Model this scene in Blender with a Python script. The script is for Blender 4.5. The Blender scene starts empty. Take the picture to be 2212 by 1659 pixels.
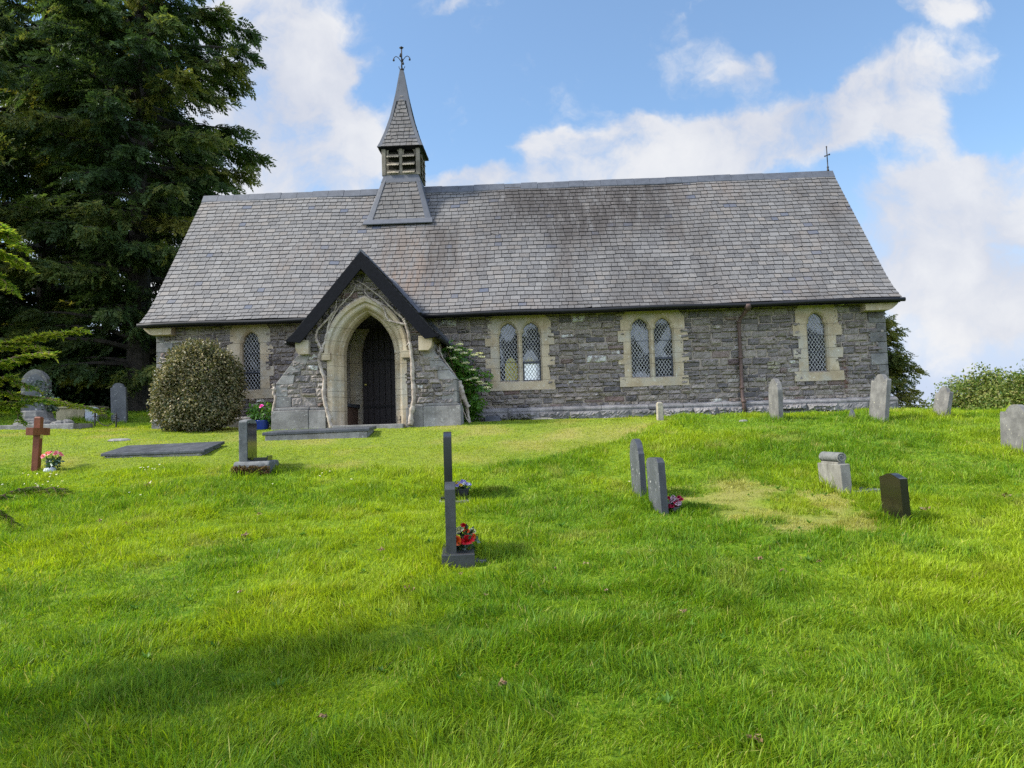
import bpy, bmesh, math, random
import numpy as np
from mathutils import Vector, Matrix
from mathutils.geometry import tessellate_polygon

RNG = np.random.default_rng(7)
random.seed(7)
scene = bpy.context.scene
COL = scene.collection

# ------------------------------------------------------------------ camera, world, sun, exposure
FPX, PX, PY = 1661.0, 1106.0, 829.5            # focal length and centre, for a picture 2212 wide
CAM = np.array([9.0196, -18.0, -0.2175])
YAW, PITCH, ROLL = -0.0330, 0.0609, -0.0299
_F = np.array([math.sin(YAW) * math.cos(PITCH), math.cos(YAW) * math.cos(PITCH), math.sin(PITCH)])
_r0 = np.array([math.cos(YAW), -math.sin(YAW), 0.0])
_u0 = np.cross(_r0, _F)
_R = math.cos(ROLL) * _r0 + math.sin(ROLL) * _u0
_U = -math.sin(ROLL) * _r0 + math.cos(ROLL) * _u0
cd = bpy.data.cameras.new("camera")
cam = bpy.data.objects.new("camera", cd)
COL.objects.link(cam)
cam.matrix_world = Matrix(((_R[0], _U[0], -_F[0], CAM[0]), (_R[1], _U[1], -_F[1], CAM[1]),
                           (_R[2], _U[2], -_F[2], CAM[2]), (0, 0, 0, 1)))
cd.sensor_width = 36.0
cd.lens = 36.0 * FPX / 2212.0
cd.clip_start = 0.1
cd.clip_end = 6000.0
scene.camera = cam

EXPOSURE = 1.35
SKY_STRENGTH = 0.12
SUN_STRENGTH = 3.5
SUN_DIR = Vector((-0.79, -0.13, 0.74)).normalized()      # towards the sun
scene.view_settings.view_transform = 'Standard'
scene.view_settings.look = 'None'
scene.view_settings.exposure = EXPOSURE
scene.view_settings.gamma = 1.0
scene.cycles.max_bounces = 8
scene.cycles.transparent_max_bounces = 12
scene.cycles.use_denoising = False

sl = bpy.data.lights.new("sun", 'SUN')
sl.energy = SUN_STRENGTH
sl.angle = math.radians(9.0)
sl.color = (1.0, 0.95, 0.86)
so = bpy.data.objects.new("sun", sl)
so.rotation_euler = SUN_DIR.to_track_quat('Z', 'Y').to_euler()
COL.objects.link(so)


def ray(u, v):
    return _F + _R * (u - PX) / FPX - _U * (v - PY) / FPX


def at_y(u, v, Y):
    d = ray(u, v)
    return CAM + d * ((Y - CAM[1]) / d[1])


class NT:
    """small helper for node trees: a call makes a node, sets or links its inputs and returns its first output"""
    def __init__(self, tree):
        self.t = tree
        self.t.nodes.clear()

    def __call__(self, typ, ins=(), out=0, **props):
        n = self.t.nodes.new(typ)
        for k, v in props.items():
            setattr(n, k, v)
        for k, v in (ins.items() if isinstance(ins, dict) else enumerate(ins)):
            if v is None:
                continue
            if isinstance(v, bpy.types.NodeSocket):
                self.t.links.new(v, n.inputs[k])
            else:
                s = n.inputs[k]
                if hasattr(s.default_value, '__len__') and not hasattr(v, '__len__'):
                    v = [v] * len(s.default_value)
                if hasattr(s.default_value, '__len__') and len(s.default_value) == 4 and len(v) == 3:
                    v = (*v, 1.0)
                s.default_value = v
        self.last = n
        return n.outputs[out] if len(n.outputs) else None

    def math(self, op, a, b=0.0, clamp=False):
        return self('ShaderNodeMath', (a, b), operation=op, use_clamp=clamp)

    def mix(self, fac, a, b, mode='MIX'):
        return self('ShaderNodeMix', {0: fac, 6: a, 7: b}, out=2, data_type='RGBA', blend_type=mode)

    def mapr(self, v, a, b, c=0.0, d=1.0, smooth=True):
        return self('ShaderNodeMapRange', (v, a, b, c, d), interpolation_type='SMOOTHSTEP' if smooth else 'LINEAR')

    def noise(self, vec, scale, detail=4.0, rough=0.55, dist=0.0, out=0):
        return self('ShaderNodeTexNoise', {'Vector': vec, 'Scale': scale, 'Detail': detail, 'Roughness': rough, 'Distortion': dist}, out=out)


world = bpy.data.worlds.new("World")
scene.world = world
world.use_nodes = True
w = NT(world.node_tree)
sky = w('ShaderNodeTexSky', sky_type='NISHITA', sun_disc=False, sun_elevation=math.asin(SUN_DIR.z),
        sun_rotation=math.atan2(SUN_DIR.x, SUN_DIR.y), air_density=1.0, dust_density=0.6, ozone_density=1.6)
dirv = w('ShaderNodeTexCoord', out=0)
sep = w('ShaderNodeSeparateXYZ', (dirv,))
sx, sy, sz = w.last.outputs
ay = w.math('MAXIMUM', w.math('ABSOLUTE', sy), 0.12)
ca, cb = w.math('DIVIDE', sx, ay), w.math('DIVIDE', sz, ay)
ab = w('ShaderNodeCombineXYZ', (ca, cb, 0.0))
warp = w.noise(ab, 7.0, 5.0, 0.6, out=1)
warp = w('ShaderNodeVectorMath', (warp, (0.5, 0.5, 0.5)), operation='SUBTRACT')
warp = w('ShaderNodeVectorMath', {0: warp, 3: 0.10}, operation='SCALE')
abw = w('ShaderNodeVectorMath', (ab, warp), operation='ADD')
# cloud banks as soft patches of the sky: centre and half axes as directions (x/y, z/y), weight
CLOUDS = [(560, 40, 190, 120, 0.9), (655, 90, 80, 50, 0.5), (640, 130, 140, 60, 0.8), (740, 140, 70, 40, 0.7), (590, 230, 170, 130, 0.9), (700, 260, 140, 80, 0.9),
          (640, 350, 220, 90, 1.0), (770, 330, 70, 70, 0.6), (1000, 398, 110, 38, 0.8), (1190, 315, 90, 60, 0.8), (1330, 330, 190, 70, 0.9), (1380, 262, 90, 50, 0.8),
          (1270, 390, 230, 50, 0.8), (1500, 310, 170, 75, 0.9), (1640, 310, 170, 70, 0.9), (1790, 265, 130, 80, 0.9), (1835, 190, 50, 60, 0.6), (1930, 175, 110, 90, 0.75),
          (2060, 150, 130, 80, 0.55), (1985, 270, 70, 70, 0.8), (2080, 440, 230, 110, 0.9), (2150, 340, 130, 50, 0.5), (1980, 540, 170, 130, 0.8), (2130, 600, 240, 200, 0.95),
          (1607, 160, 60, 50, 0.40), (1632, 105, 28, 50, 0.36), (2050, 18, 110, 40, 0.7), (985, 14, 50, 18, 0.5), (2180, 690, 110, 60, 0.5), (300, 400, 500, 420, 0.7),
          (2600, 300, 330, 200, 0.8), (1240, -260, 320, 160, 0.8), (-300, 100, 300, 300, 0.8)]
acc = None
for (u, v, ru, rv, wt) in CLOUDS:
    d = ray(u, v)
    a0, b0 = d[0] / d[1], d[2] / d[1]
    q = w('ShaderNodeVectorMath', (abw, (a0, b0, 0)), operation='SUBTRACT')
    q = w('ShaderNodeVectorMath', (q, (FPX / ru, FPX / rv, 0)), operation='MULTIPLY')
    q = w('ShaderNodeVectorMath', (q,), out=1, operation='LENGTH')
    q = w.mapr(q, 1.45, 0.25, 0.0, wt)
    acc = q if acc is None else w.math('ADD', acc, q)
fine = w.noise(abw, 6.5, 11.0, 0.60, 0.2)
fine2 = w.noise(ab, 3.2, 4.0, 0.55)
dens = w.math('ADD', w.math('MINIMUM', acc, 0.82), w.math('MULTIPLY', w.math('SUBTRACT', fine, 0.5), 3.0))
dens = w.mapr(dens, 0.12, 0.92)
dens = w.math('MULTIPLY', dens, w.mapr(sz, -0.02, 0.02))
dens = w.math('MULTIPLY', dens, 0.92)
# thin veil low in the sky
veil = w.math('MAXIMUM', w.mapr(cb, 0.40, 0.02, 0.10, 0.92), w.mapr(sy, 0.2, -0.4, 0.0, 0.85))
shade = w.mapr(w.math('ADD', w.math('MULTIPLY', fine, 0.5), w.math('MULTIPLY', fine2, 0.6)), 0.40, 0.70)
CL = 0.292 / SKY_STRENGTH
ccol = w.mix(shade, (CL * 0.86, CL * 0.90, CL * 1.03), (CL * 1.24, CL * 1.235, CL * 1.24))
skyc = w.mix(1.0, sky, (0.60, 0.72, 0.76), 'MULTIPLY')
# unseen sky behind the viewer, brightened as added fill for facade and shadows
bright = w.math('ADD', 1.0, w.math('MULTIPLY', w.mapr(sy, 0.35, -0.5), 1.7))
skyc = w.mix(veil, skyc, (CL * 0.80, CL * 0.90, CL * 1.20))
bgc = w.mix(dens, skyc, ccol)
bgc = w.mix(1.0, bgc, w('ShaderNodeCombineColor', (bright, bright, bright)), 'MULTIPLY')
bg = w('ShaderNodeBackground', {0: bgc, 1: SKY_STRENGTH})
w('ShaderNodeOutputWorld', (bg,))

# ------------------------------------------------------------------ helpers: noise, meshes, things


def vnoise(x, y, scale, seed=0, octaves=3):
    """value noise 0..1 for numpy arrays"""
    out, amp, tot = 0.0, 1.0, 0.0
    for o in range(octaves):
        g = np.random.default_rng(seed * 31 + o).random((257, 257))
        xs, ys = x / scale, y / scale
        xi, yi = np.floor(xs).astype(int), np.floor(ys).astype(int)
        fx, fy = xs - xi, ys - yi
        fx, fy = fx * fx * (3 - 2 * fx), fy * fy * (3 - 2 * fy)
        a = g[xi % 257, yi % 257]; b = g[(xi + 1) % 257, yi % 257]
        c = g[xi % 257, (yi + 1) % 257]; d = g[(xi + 1) % 257, (yi + 1) % 257]
        out = out + amp * ((a * (1 - fx) + b * fx) * (1 - fy) + (c * (1 - fx) + d * fx) * fy)
        tot += amp
        amp *= 0.5
        scale *= 0.5
    return out / tot


def sstep(a, b, x):
    t = np.clip((np.asarray(x, float) - a) / (b - a), 0, 1)
    return t * t * (3 - 2 * t)


def link(name, me, mats, parent=None):
    o = bpy.data.objects.new(name, me)
    for m in (mats if isinstance(mats, (list, tuple)) else [mats]):
        me.materials.append(m)
    COL.objects.link(o)
    if parent is not None:
        o.parent = parent
    return o


def np_mesh(name, V, faces, mats, parent=None, smooth=False, attrs=None, matidx=None):
    """V (N,3); faces: list of (M,k) index arrays; attrs: {name: (N,3)} point colours"""
    V = np.asarray(V, np.float32)
    faces = [np.asarray(f, np.int32) for f in faces if len(f)]
    me = bpy.data.meshes.new(name)
    me.vertices.add(len(V))
    me.vertices.foreach_set("co", V.ravel())
    nl = sum(f.size for f in faces)
    npoly = sum(len(f) for f in faces)
    me.loops.add(nl)
    me.loops.foreach_set("vertex_index", np.concatenate([f.ravel() for f in faces]))
    me.polygons.add(npoly)
    tot = np.concatenate([np.full(len(f), f.shape[1], np.int32) for f in faces])
    st = np.concatenate([[0], np.cumsum(tot)[:-1]]).astype(np.int32)
    me.polygons.foreach_set("loop_start", st)
    me.polygons.foreach_set("loop_total", tot)
    me.polygons.foreach_set("use_smooth", np.full(npoly, bool(smooth)))
    if matidx is not None:
        me.polygons.foreach_set("material_index", np.asarray(matidx, np.int32))
    for k, a in (attrs or {}).items():
        at = me.attributes.new(k, 'FLOAT_COLOR', 'POINT')
        c = np.ones((len(V), 4), np.float32)
        c[:, :3] = a
        at.data.foreach_set("color", c.ravel())
    me.update(calc_edges=True)
    return link(name, me, mats, parent)


class MB:
    """collects simple shapes into ONE mesh"""
    def __init__(self):
        self.V, self.F, self.n, self.T = [], [], 0, []

    def add(self, V, F, tint=(0.5, 0.5, 0.5)):
        V = np.asarray(V, float).reshape(-1, 3)
        self.V.append(V)
        self.T.append(np.tile(np.asarray(tint, float), (len(V), 1)) if np.ndim(tint) == 1 else np.asarray(tint, float))
        for f in F:
            self.F.append([i + self.n for i in f])
        self.n += len(V)
        return self

    def box(self, x0, x1, y0, y1, z0, z1, tint=(0.5, 0.5, 0.5)):
        V = [(x0, y0, z0), (x1, y0, z0), (x1, y1, z0), (x0, y1, z0), (x0, y0, z1), (x1, y0, z1), (x1, y1, z1), (x0, y1, z1)]
        return self.add(V, [(0, 3, 2, 1), (4, 5, 6, 7), (0, 1, 5, 4), (1, 2, 6, 5), (2, 3, 7, 6), (3, 0, 4, 7)], tint)

    def hexa(self, P, tint=(0.5, 0.5, 0.5)):
        """8 points: bottom ring then top ring"""
        return self.add(P, [(0, 3, 2, 1), (4, 5, 6, 7), (0, 1, 5, 4), (1, 2, 6, 5), (2, 3, 7, 6), (3, 0, 4, 7)], tint)

    def loft(self, loops, close_loop=False, caps=False, tint=(0.5, 0.5, 0.5)):
        n = len(loops[0])
        V = np.concatenate([np.asarray(l, float) for l in loops])
        F = []
        m = n if close_loop else n - 1
        for i in range(len(loops) - 1):
            for j in range(m):
                k = (j + 1) % n
                F.append((i * n + j, i * n + k, (i + 1) * n + k, (i + 1) * n + j))
        if caps:
            F.append(tuple(range(n))[::-1])
            F.append(tuple(range((len(loops) - 1) * n, len(loops) * n)))
        return self.add(V, F, tint)

    def tube(self, P, R, sides=8, tint=(0.5, 0.5, 0.5), caps=True):
        P = np.asarray(P, float)
        R = np.broadcast_to(np.asarray(R, float), (len(P),))
        T = np.gradient(P, axis=0)
        T /= np.linalg.norm(T, axis=1)[:, None] + 1e-9
        a = np.cross(T[0], (0.3, 0.9, 0.2) if abs(T[0][2]) > .8 else (0, 0, 1.0))
        a /= np.linalg.norm(a)
        loops = []
        for i in range(len(P)):
            a = a - T[i] * (a @ T[i])
            a /= np.linalg.norm(a) + 1e-9
            b = np.cross(T[i], a)
            t = np.arange(sides) * 2 * math.pi / sides
            loops.append(P[i] + R[i] * (np.cos(t)[:, None] * a + np.sin(t)[:, None] * b))
        return self.loft(loops, True, caps, tint)

    def lathe(self, prof, c=(0, 0, 0), sides=16, tint=(0.5, 0.5, 0.5)):
        t = np.arange(sides) * 2 * math.pi / sides
        loops = [np.stack([c[0] + r * np.cos(t), c[1] + r * np.sin(t), np.full(sides, c[2] + z)], 1) for r, z in prof]
        return self.loft(loops, True, True, tint)

    def prism(self, outline, y0, y1, holes=(), chamfer=None, tint=(0.5, 0.5, 0.5)):
        """polygon in (x,z) extruded from y0 (front) to y1; holes: list of loops, or of lists of (dy, loop) for splayed openings"""
        fronts = [list(outline)] + [h[0][1] for h in holes]
        tris = tessellate_polygon([[Vector((p[0], p[1], 0)) for p in l] for l in fronts])
        pts = np.concatenate([np.asarray(l, float) for l in fronts])
        V = np.stack([pts[:, 0], np.full(len(pts), y0), pts[:, 1]], 1)
        self.add(V, [tuple(t) for t in tris], tint)
        o = np.asarray(outline, float)
        L = lambda l, y: np.stack([np.asarray(l)[:, 0], np.full(len(l), y), np.asarray(l)[:, 1]], 1)
        self.loft([L(o, y0), L(o, y1)], True, False, tint)
        for h in holes:
            self.loft([L(l, y0 + dy) for dy, l in h], True, False, tint)
        if not holes:
            V2 = V.copy(); V2[:, 1] = y1
            self.add(V2, [tuple(t)[::-1] for t in tris], tint)
        return self

    def transform(self, M):
        M = np.asarray(M)
        for V in self.V:
            V[:] = V @ M[:3, :3].T + M[:3, 3]
        return self

    def build(self, name, mat, parent=None, smooth=False, bevel=0.0, fix=True):
        V = np.concatenate(self.V)
        me = bpy.data.meshes.new(name)
        me.from_pydata(V.tolist(), [], self.F)
        at = me.attributes.new('tint', 'FLOAT_COLOR', 'POINT')
        c = np.ones((len(V), 4), np.float32)
        c[:, :3] = np.concatenate(self.T)
        at.data.foreach_set("color", c.ravel())
        if fix or bevel:
            bm = bmesh.new(); bm.from_mesh(me)
            if bevel:
                bmesh.ops.remove_doubles(bm, verts=bm.verts, dist=1e-5)
            bmesh.ops.recalc_face_normals(bm, faces=bm.faces)
            if bevel:
                es = [e for e in bm.edges if len(e.link_faces) == 2 and e.calc_face_angle(0) > 0.5]
                bmesh.ops.bevel(bm, geom=es, offset=bevel, segments=2, affect='EDGES', profile=0.6, clamp_overlap=True)
            bm.to_mesh(me); bm.free()
        for p in me.polygons:
            p.use_smooth = smooth
        return link(name, me, mat, parent)


def tag(o, label, cat, group=None, kind=None):
    if label: o['label'] = label
    if cat: o['category'] = cat
    if group: o['group'] = group
    if kind: o['kind'] = kind
    return o


def thing(name, label, cat, loc=(0, 0, 0), rotz=0.0, group=None, lean=(0.0, 0.0)):
    o = bpy.data.objects.new(name, None)
    o.empty_display_size = 0.2
    COL.objects.link(o)
    o.location = loc
    o.rotation_euler = (lean[0], lean[1], rotz)
    return tag(o, label, cat, group)


# ------------------------------------------------------------------ materials


def mat(name, fn):
    m = bpy.data.materials.new(name)
    m.use_nodes = True
    n = NT(m.node_tree)
    sh = fn(n)
    n('ShaderNodeOutputMaterial', (sh,))
    return m


def pbsdf(n, col, rough=0.8, normal=None, spec=0.3, metal=0.0):
    return n('ShaderNodeBsdfPrincipled', {'Base Color': col, 'Roughness': rough, 'Specular IOR Level': spec, 'Metallic': metal, 'Normal': normal})


def bump(n, h, strength=0.3, dist=0.02):
    return n('ShaderNodeBump', {'Strength': strength, 'Distance': dist, 'Height': h})


def tint_of(n):
    c = n('ShaderNodeAttribute', out=0, attribute_name='tint')
    n('ShaderNodeSeparateColor', (c,))
    return n.last.outputs


def ocoord(n):
    return n('ShaderNodeTexCoord', out=3)


def speckled(name, dark, light, scale=6.0, lichen=None, lichen_amt=0.6, fine=60.0, rough=0.85, bstr=0.35, spec=0.25, streak=0.0, use_tint=0.25):
    """weathered stone: mottled between two colours, fine grain, optional lichen spots and vertical run-off streaks"""
    def f(n):
        P = ocoord(n)
        r, g, b = tint_of(n)
        a = n.noise(P, scale, 6, 0.62)
        fi = n.noise(P, fine, 3, 0.6)
        col = n.mix(n.mapr(a, 0.3, 0.7), dark, light)
        col = n.mix(0.5, col, n.mix(fi, (0.45, 0.45, 0.45), (1.5, 1.5, 1.5)), 'MULTIPLY')
        if use_tint:
            col = n.mix(1.0, col, n.mix(r, (1 - use_tint,) * 3, (1 + use_tint,) * 3), 'MULTIPLY')
        if streak:
            st = n('ShaderNodeMapping', {0: P, 3: (14, 14, 0.7)})
            s = n.noise(st, 1.0, 4, 0.6)
            col = n.mix(n.mapr(s, 0.5, 0.75, 0, streak), col, (dark[0] * .35, dark[1] * .33, dark[2] * .3))
        if lichen:
            s = n.noise(P, 22.0, 3, 0.6)
            s2 = n.noise(P, 3.0, 3, 0.6)
            m = n.math('MULTIPLY', n.mapr(s, 0.60, 0.68), n.mapr(s2, 0.4, 0.62))
            col = n.mix(n.math('MULTIPLY', m, lichen_amt), col, lichen)
        h = n.math('ADD', n.math('MULTIPLY', a, 0.6), n.math('MULTIPLY', fi, 0.5))
        return pbsdf(n, col, rough, bump(n, h, bstr, 0.02), spec)
    return mat(name, f)


def plain(name, col, rough=0.6, spec=0.4, var=0.15, scale=20.0, bstr=0.1, metal=0.0):
    def f(n):
        P = ocoord(n)
        a = n.noise(P, scale, 5, 0.6)
        c = n.mix(a, tuple(x * (1 - 2 * var) for x in col), tuple(x * (1 + 2 * var) for x in col))
        return pbsdf(n, c, rough, bump(n, a, bstr, 0.01), spec, metal)
    return mat(name, f)


def leafy(name, ramp, trans=0.35, gloss=0.06, tcol=1.3):
    """ramp: colours picked by the leaf's tint.r; tint.g brightens a little"""
    def f(n):
        r, g, b = tint_of(n)
        cr = n.t.nodes.new('ShaderNodeValToRGB')
        el = cr.color_ramp.elements
        for i, c in enumerate(ramp):
            p = i / (len(ramp) - 1)
            e = el[i] if i < 2 else el.new(p)
            e.position = p
            e.color = (*c, 1)
        n.t.links.new(r, cr.inputs[0])
        col = n.mix(1.0, cr.outputs[0], n.mix(g, (0.72,) * 3, (1.28,) * 3), 'MULTIPLY')
        d = n('ShaderNodeBsdfDiffuse', {0: col})
        t = n('ShaderNodeBsdfTranslucent', {0: n.mix(1.0, col, (tcol * 1.05, tcol * 1.1, tcol * 0.6), 'MULTIPLY')})
        s = n('ShaderNodeMixShader', (trans, d, t))
        gl = n('ShaderNodeBsdfGlossy', {0: (0.9, 0.95, 1.0, 1), 1: 0.42})
        return n('ShaderNodeMixShader', (gloss, s, gl))
    return mat(name, f)


M = {}
M['stone'] = None


def _stone(n):
    P = ocoord(n)
    r, g, b = tint_of(n)
    cr = n.t.nodes.new('ShaderNodeValToRGB')
    cols = [(0.115, 0.107, 0.109), (0.182, 0.163, 0.155), (0.240, 0.212, 0.192), (0.280, 0.243, 0.206), (0.155, 0.135, 0.125), (0.335, 0.302, 0.266)]
    el = cr.color_ramp.elements
    for i, c in enumerate(cols):
        e = el[i] if i < 2 else el.new(i / 5)
        e.position = i / 5
        e.color = (*c, 1)
    n.t.links.new(r, cr.inputs[0])
    a = n.noise(P, 9, 6, 0.65)
    fi = n.noise(P, 70, 3, 0.6)
    col = n.mix(n.mapr(a, 0.3, 0.7, 0, 0.8), cr.outputs[0], n.mix(1.0, cr.outputs[0], (0.55, 0.54, 0.52), 'MULTIPLY'))
    col = n.mix(g, col, (0.12, 0.06, 0.045))
    col = n.mix(0.55, col, n.mix(fi, (0.4,) * 3, (1.6,) * 3), 'MULTIPLY')
    s = n.noise(P, 17, 4, 0.65)
    s2 = n.noise(P, 1.6, 3, 0.6)
    lich = n.math('MULTIPLY', n.mapr(s, 0.62, 0.70), n.mapr(s2, 0.42, 0.60))
    lich = n.math('MAXIMUM', n.math('MULTIPLY', lich, 0.6), n.math('MULTIPLY', b, n.mapr(n.noise(P, 12, 4, 0.6), 0.42, 0.58)))
    col = n.mix(lich, col, (0.52, 0.52, 0.47))
    ge = n('ShaderNodeNewGeometry', out=0)
    n('ShaderNodeSeparateXYZ', (ge,))
    gxx, gyy, gzz = n.last.outputs
    rs_ = n.math('MULTIPLY', n.mapr(n.math('ABSOLUTE', n.math('SUBTRACT', n.math('ADD', gxx, n.math('MULTIPLY', s2, 0.1)), 16.17)), 0.13, 0.03), n.math('MULTIPLY', n.mapr(gzz, 1.30, 1.10), n.mapr(gzz, 0.30, 0.6)))
    col = n.mix(n.math('MULTIPLY', rs_, n.mapr(s, 0.34, 0.60, 0.15, 0.85)), col, (0.085, 0.032, 0.015))
    h = n.math('ADD', n.math('MULTIPLY', a, 1.0), n.math('MULTIPLY', fi, 0.4))
    return pbsdf(n, col, 0.88, bump(n, h, 0.55, 0.03), 0.25)


M['stone'] = mat('rubble_stone', _stone)
M['mortar'] = speckled('lime_mortar', (0.215, 0.178, 0.14), (0.34, 0.288, 0.23), 5, fine=90, use_tint=0)
M['plinth'] = speckled('plinth_stone', (0.105, 0.101, 0.10), (0.205, 0.193, 0.184), 4, (0.45, 0.45, 0.43), 0.5, fine=45, bstr=0.5, streak=0.25)
M['dressed'] = speckled('dressed_grey_stone', (0.13, 0.122, 0.112), (0.245, 0.232, 0.213), 3.5, (0.5, 0.5, 0.46), 0.5, fine=50, bstr=0.35, streak=0.3)


def _sand(n):
    P = ocoord(n)
    r, g, b = tint_of(n)
    a = n.noise(P, 3.0, 6, 0.65)
    fi = n.noise(P, 80, 3, 0.6)
    col = n.mix(n.mapr(a, 0.3, 0.7), (0.29, 0.225, 0.14), (0.42, 0.348, 0.24))
    grey = n.noise(P, 1.7, 5, 0.65)
    col = n.mix(n.mapr(grey, 0.44, 0.66, 0, 0.8), col, (0.33, 0.305, 0.25))
    col = n.mix(0.4, col, n.mix(fi, (0.5,) * 3, (1.5,) * 3), 'MULTIPLY')
    s = n.noise(P, 14, 4, 0.65)
    col = n.mix(n.math('MULTIPLY', n.mapr(s, 0.60, 0.70), 0.7), col, (0.54, 0.52, 0.45))
    ge = n('ShaderNodeNewGeometry', out=0)
    n('ShaderNodeSeparateXYZ', (ge,))
    z = n.last.outputs[2]
    jn = None
    for zz in (2.05, 1.775, 1.49, 1.255, 0.955, 0.60, 0.30, 0.72):
        q = n.math('LESS_THAN', n.math('ABSOLUTE', n.math('SUBTRACT', z, zz)), 0.007)
        jn = q if jn is None else n.math('MAXIMUM', jn, q)
    col = n.mix(n.math('MULTIPLY', jn, 0.55), col, (0.10, 0.08, 0.055))
    return pbsdf(n, col, 0.9, bump(n, n.math('ADD', a, n.math('MULTIPLY', fi, 0.4)), 0.25, 0.02), 0.2)


M['quoin'] = speckled('grey_quoin_stone', (0.095, 0.092, 0.088), (0.18, 0.172, 0.162), 5, (0.42, 0.42, 0.4), 0.5, fine=50, bstr=0.6)
M['sand'] = mat('buff_sandstone', _sand)


def _slate(n):
    P = ocoord(n)
    r, g, b = tint_of(n)
    c2 = n('ShaderNodeAttribute', out=0, attribute_name='stain')
    n('ShaderNodeSeparateColor', (c2,))
    dk, rust, edge = n.last.outputs
    col = n.mix(r, (0.064, 0.0625, 0.0625), (0.133, 0.128, 0.122))
    col = n.mix(n.math('MULTIPLY', g, 0.5), col, (0.170, 0.140, 0.108))
    col = n.mix(b, col, (0.06, 0.07, 0.095))
    fi = n.noise(P, 42, 5, 0.7)
    lich = n.math('MULTIPLY', n.mapr(fi, 0.47, 0.62, 0, 0.62), n.math('SUBTRACT', 1.0, n.math('MULTIPLY', b, 0.9)))
    col = n.mix(lich, col, (0.20, 0.191, 0.175))
    f2 = n.noise(P, 30, 4, 0.7)
    col = n.mix(n.mapr(f2, 0.52, 0.68, 0, 0.65), col, (0.085, 0.08, 0.072))
    st = n('ShaderNodeMapping', {0: P, 3: (5.0, 0.9, 0.9)})
    s = n.noise(st, 1.0, 5, 0.65)
    col = n.mix(n.math('MULTIPLY', rust, n.mapr(s, 0.38, 0.62, 0.1, 0.9)), col, (0.135, 0.10, 0.075))
    col = n.mix(n.math('MULTIPLY', dk, n.mapr(n.math('ADD', n.math('MULTIPLY', s, 0.6), n.math('MULTIPLY', f2, 0.4)), 0.36, 0.56, 0.25, 1.0)), col, (0.042, 0.036, 0.031))
    col = n.mix(edge, col, (0.022, 0.02, 0.018))  # shade along the slate edges, put into their colour
    return pbsdf(n, col, 0.62, bump(n, n.math('ADD', fi, f2), 0.3, 0.01), 0.35)


M['slate'] = mat('roof_slate', _slate)
M['underlay'] = plain('roof_underlay', (0.03, 0.03, 0.03), 0.95)
M['lead'] = plain('lead_sheet', (0.078, 0.082, 0.092), 0.6, 0.25, 0.2, 5.0, 0.15, 0.1)
M['black'] = plain('black_painted_timber', (0.0045, 0.0047, 0.0065), 0.6, 0.10, 0.3, 12.0, 0.3)
M['gutter'] = plain('black_gutter_iron', (0.007, 0.007, 0.0075), 0.55, 0.25, 0.2)
M['rustpipe'] = plain('rusty_brown_pipe', (0.075, 0.045, 0.035), 0.6, 0.35, 0.35, 7.0)
M['oak'] = speckled('weathered_grey_oak', (0.10, 0.085, 0.065), (0.20, 0.175, 0.135), 4, fine=30, streak=0.5)
M['louvre'] = speckled('pale_louvre_boards', (0.20, 0.165, 0.115), (0.34, 0.29, 0.21), 5, fine=40)


def _door(n):
    P = ocoord(n)
    n('ShaderNodeSeparateXYZ', (P,))
    x, y, z = n.last.outputs
    st = n('ShaderNodeMapping', {0: P, 3: (30, 30, 1.2)})
    gr = n.noise(st, 1.0, 5, 0.65)
    col = n.mix(gr, (0.012, 0.009, 0.009), (0.035, 0.023, 0.020))
    return pbsdf(n, col, 0.55, bump(n, gr, 0.3, 0.01), 0.35)


M['ridge'] = plain('dark_ridge_tile', (0.062, 0.067, 0.078), 0.6, 0.35, 0.3, 6.0, 0.2)
M['door'] = mat('dark_oak_door', _door)
M['plaster'] = plain('porch_limewash', (0.62, 0.61, 0.57), 0.9, 0.2, 0.08, 3.0)
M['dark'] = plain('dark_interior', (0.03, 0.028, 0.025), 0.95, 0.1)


def _glass(n):
    r, g, b = tint_of(n)
    P = ocoord(n)
    tr = n('ShaderNodeBsdfTransparent', {0: (0.72, 0.76, 0.74, 1)})
    gl = n('ShaderNodeBsdfGlossy', {0: (1, 1, 1, 1), 1: 0.03})
    fr = n('ShaderNodeFresnel', {0: 1.55})
    cl = n('ShaderNodeMixShader', (n.math('MULTIPLY', fr, 0.16), tr, gl))
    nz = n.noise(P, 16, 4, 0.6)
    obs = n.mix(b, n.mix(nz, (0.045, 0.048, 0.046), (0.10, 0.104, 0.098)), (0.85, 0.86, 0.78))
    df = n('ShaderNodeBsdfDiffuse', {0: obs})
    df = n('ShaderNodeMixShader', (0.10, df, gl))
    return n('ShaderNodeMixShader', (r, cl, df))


M['glass'] = mat('leaded_glass', _glass)
M['came'] = plain('lead_came', (0.36, 0.36, 0.35), 0.5, 0.4, 0.1)
M['case'] = plain('dark_casement_iron', (0.03, 0.035, 0.045), 0.45, 0.4)


def _amber(n):
    P = ocoord(n)
    a = n.noise(P, 9, 4, 0.6)
    c = n.mix(n.mapr(a, 0.35, 0.65), (0.75, 0.62, 0.16), (0.9, 0.85, 0.50))
    t = n('ShaderNodeBsdfTranslucent', {0: c})
    tr = n('ShaderNodeBsdfTransparent', {0: c})
    return n('ShaderNodeMixShader', (0.65, t, tr))


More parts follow.
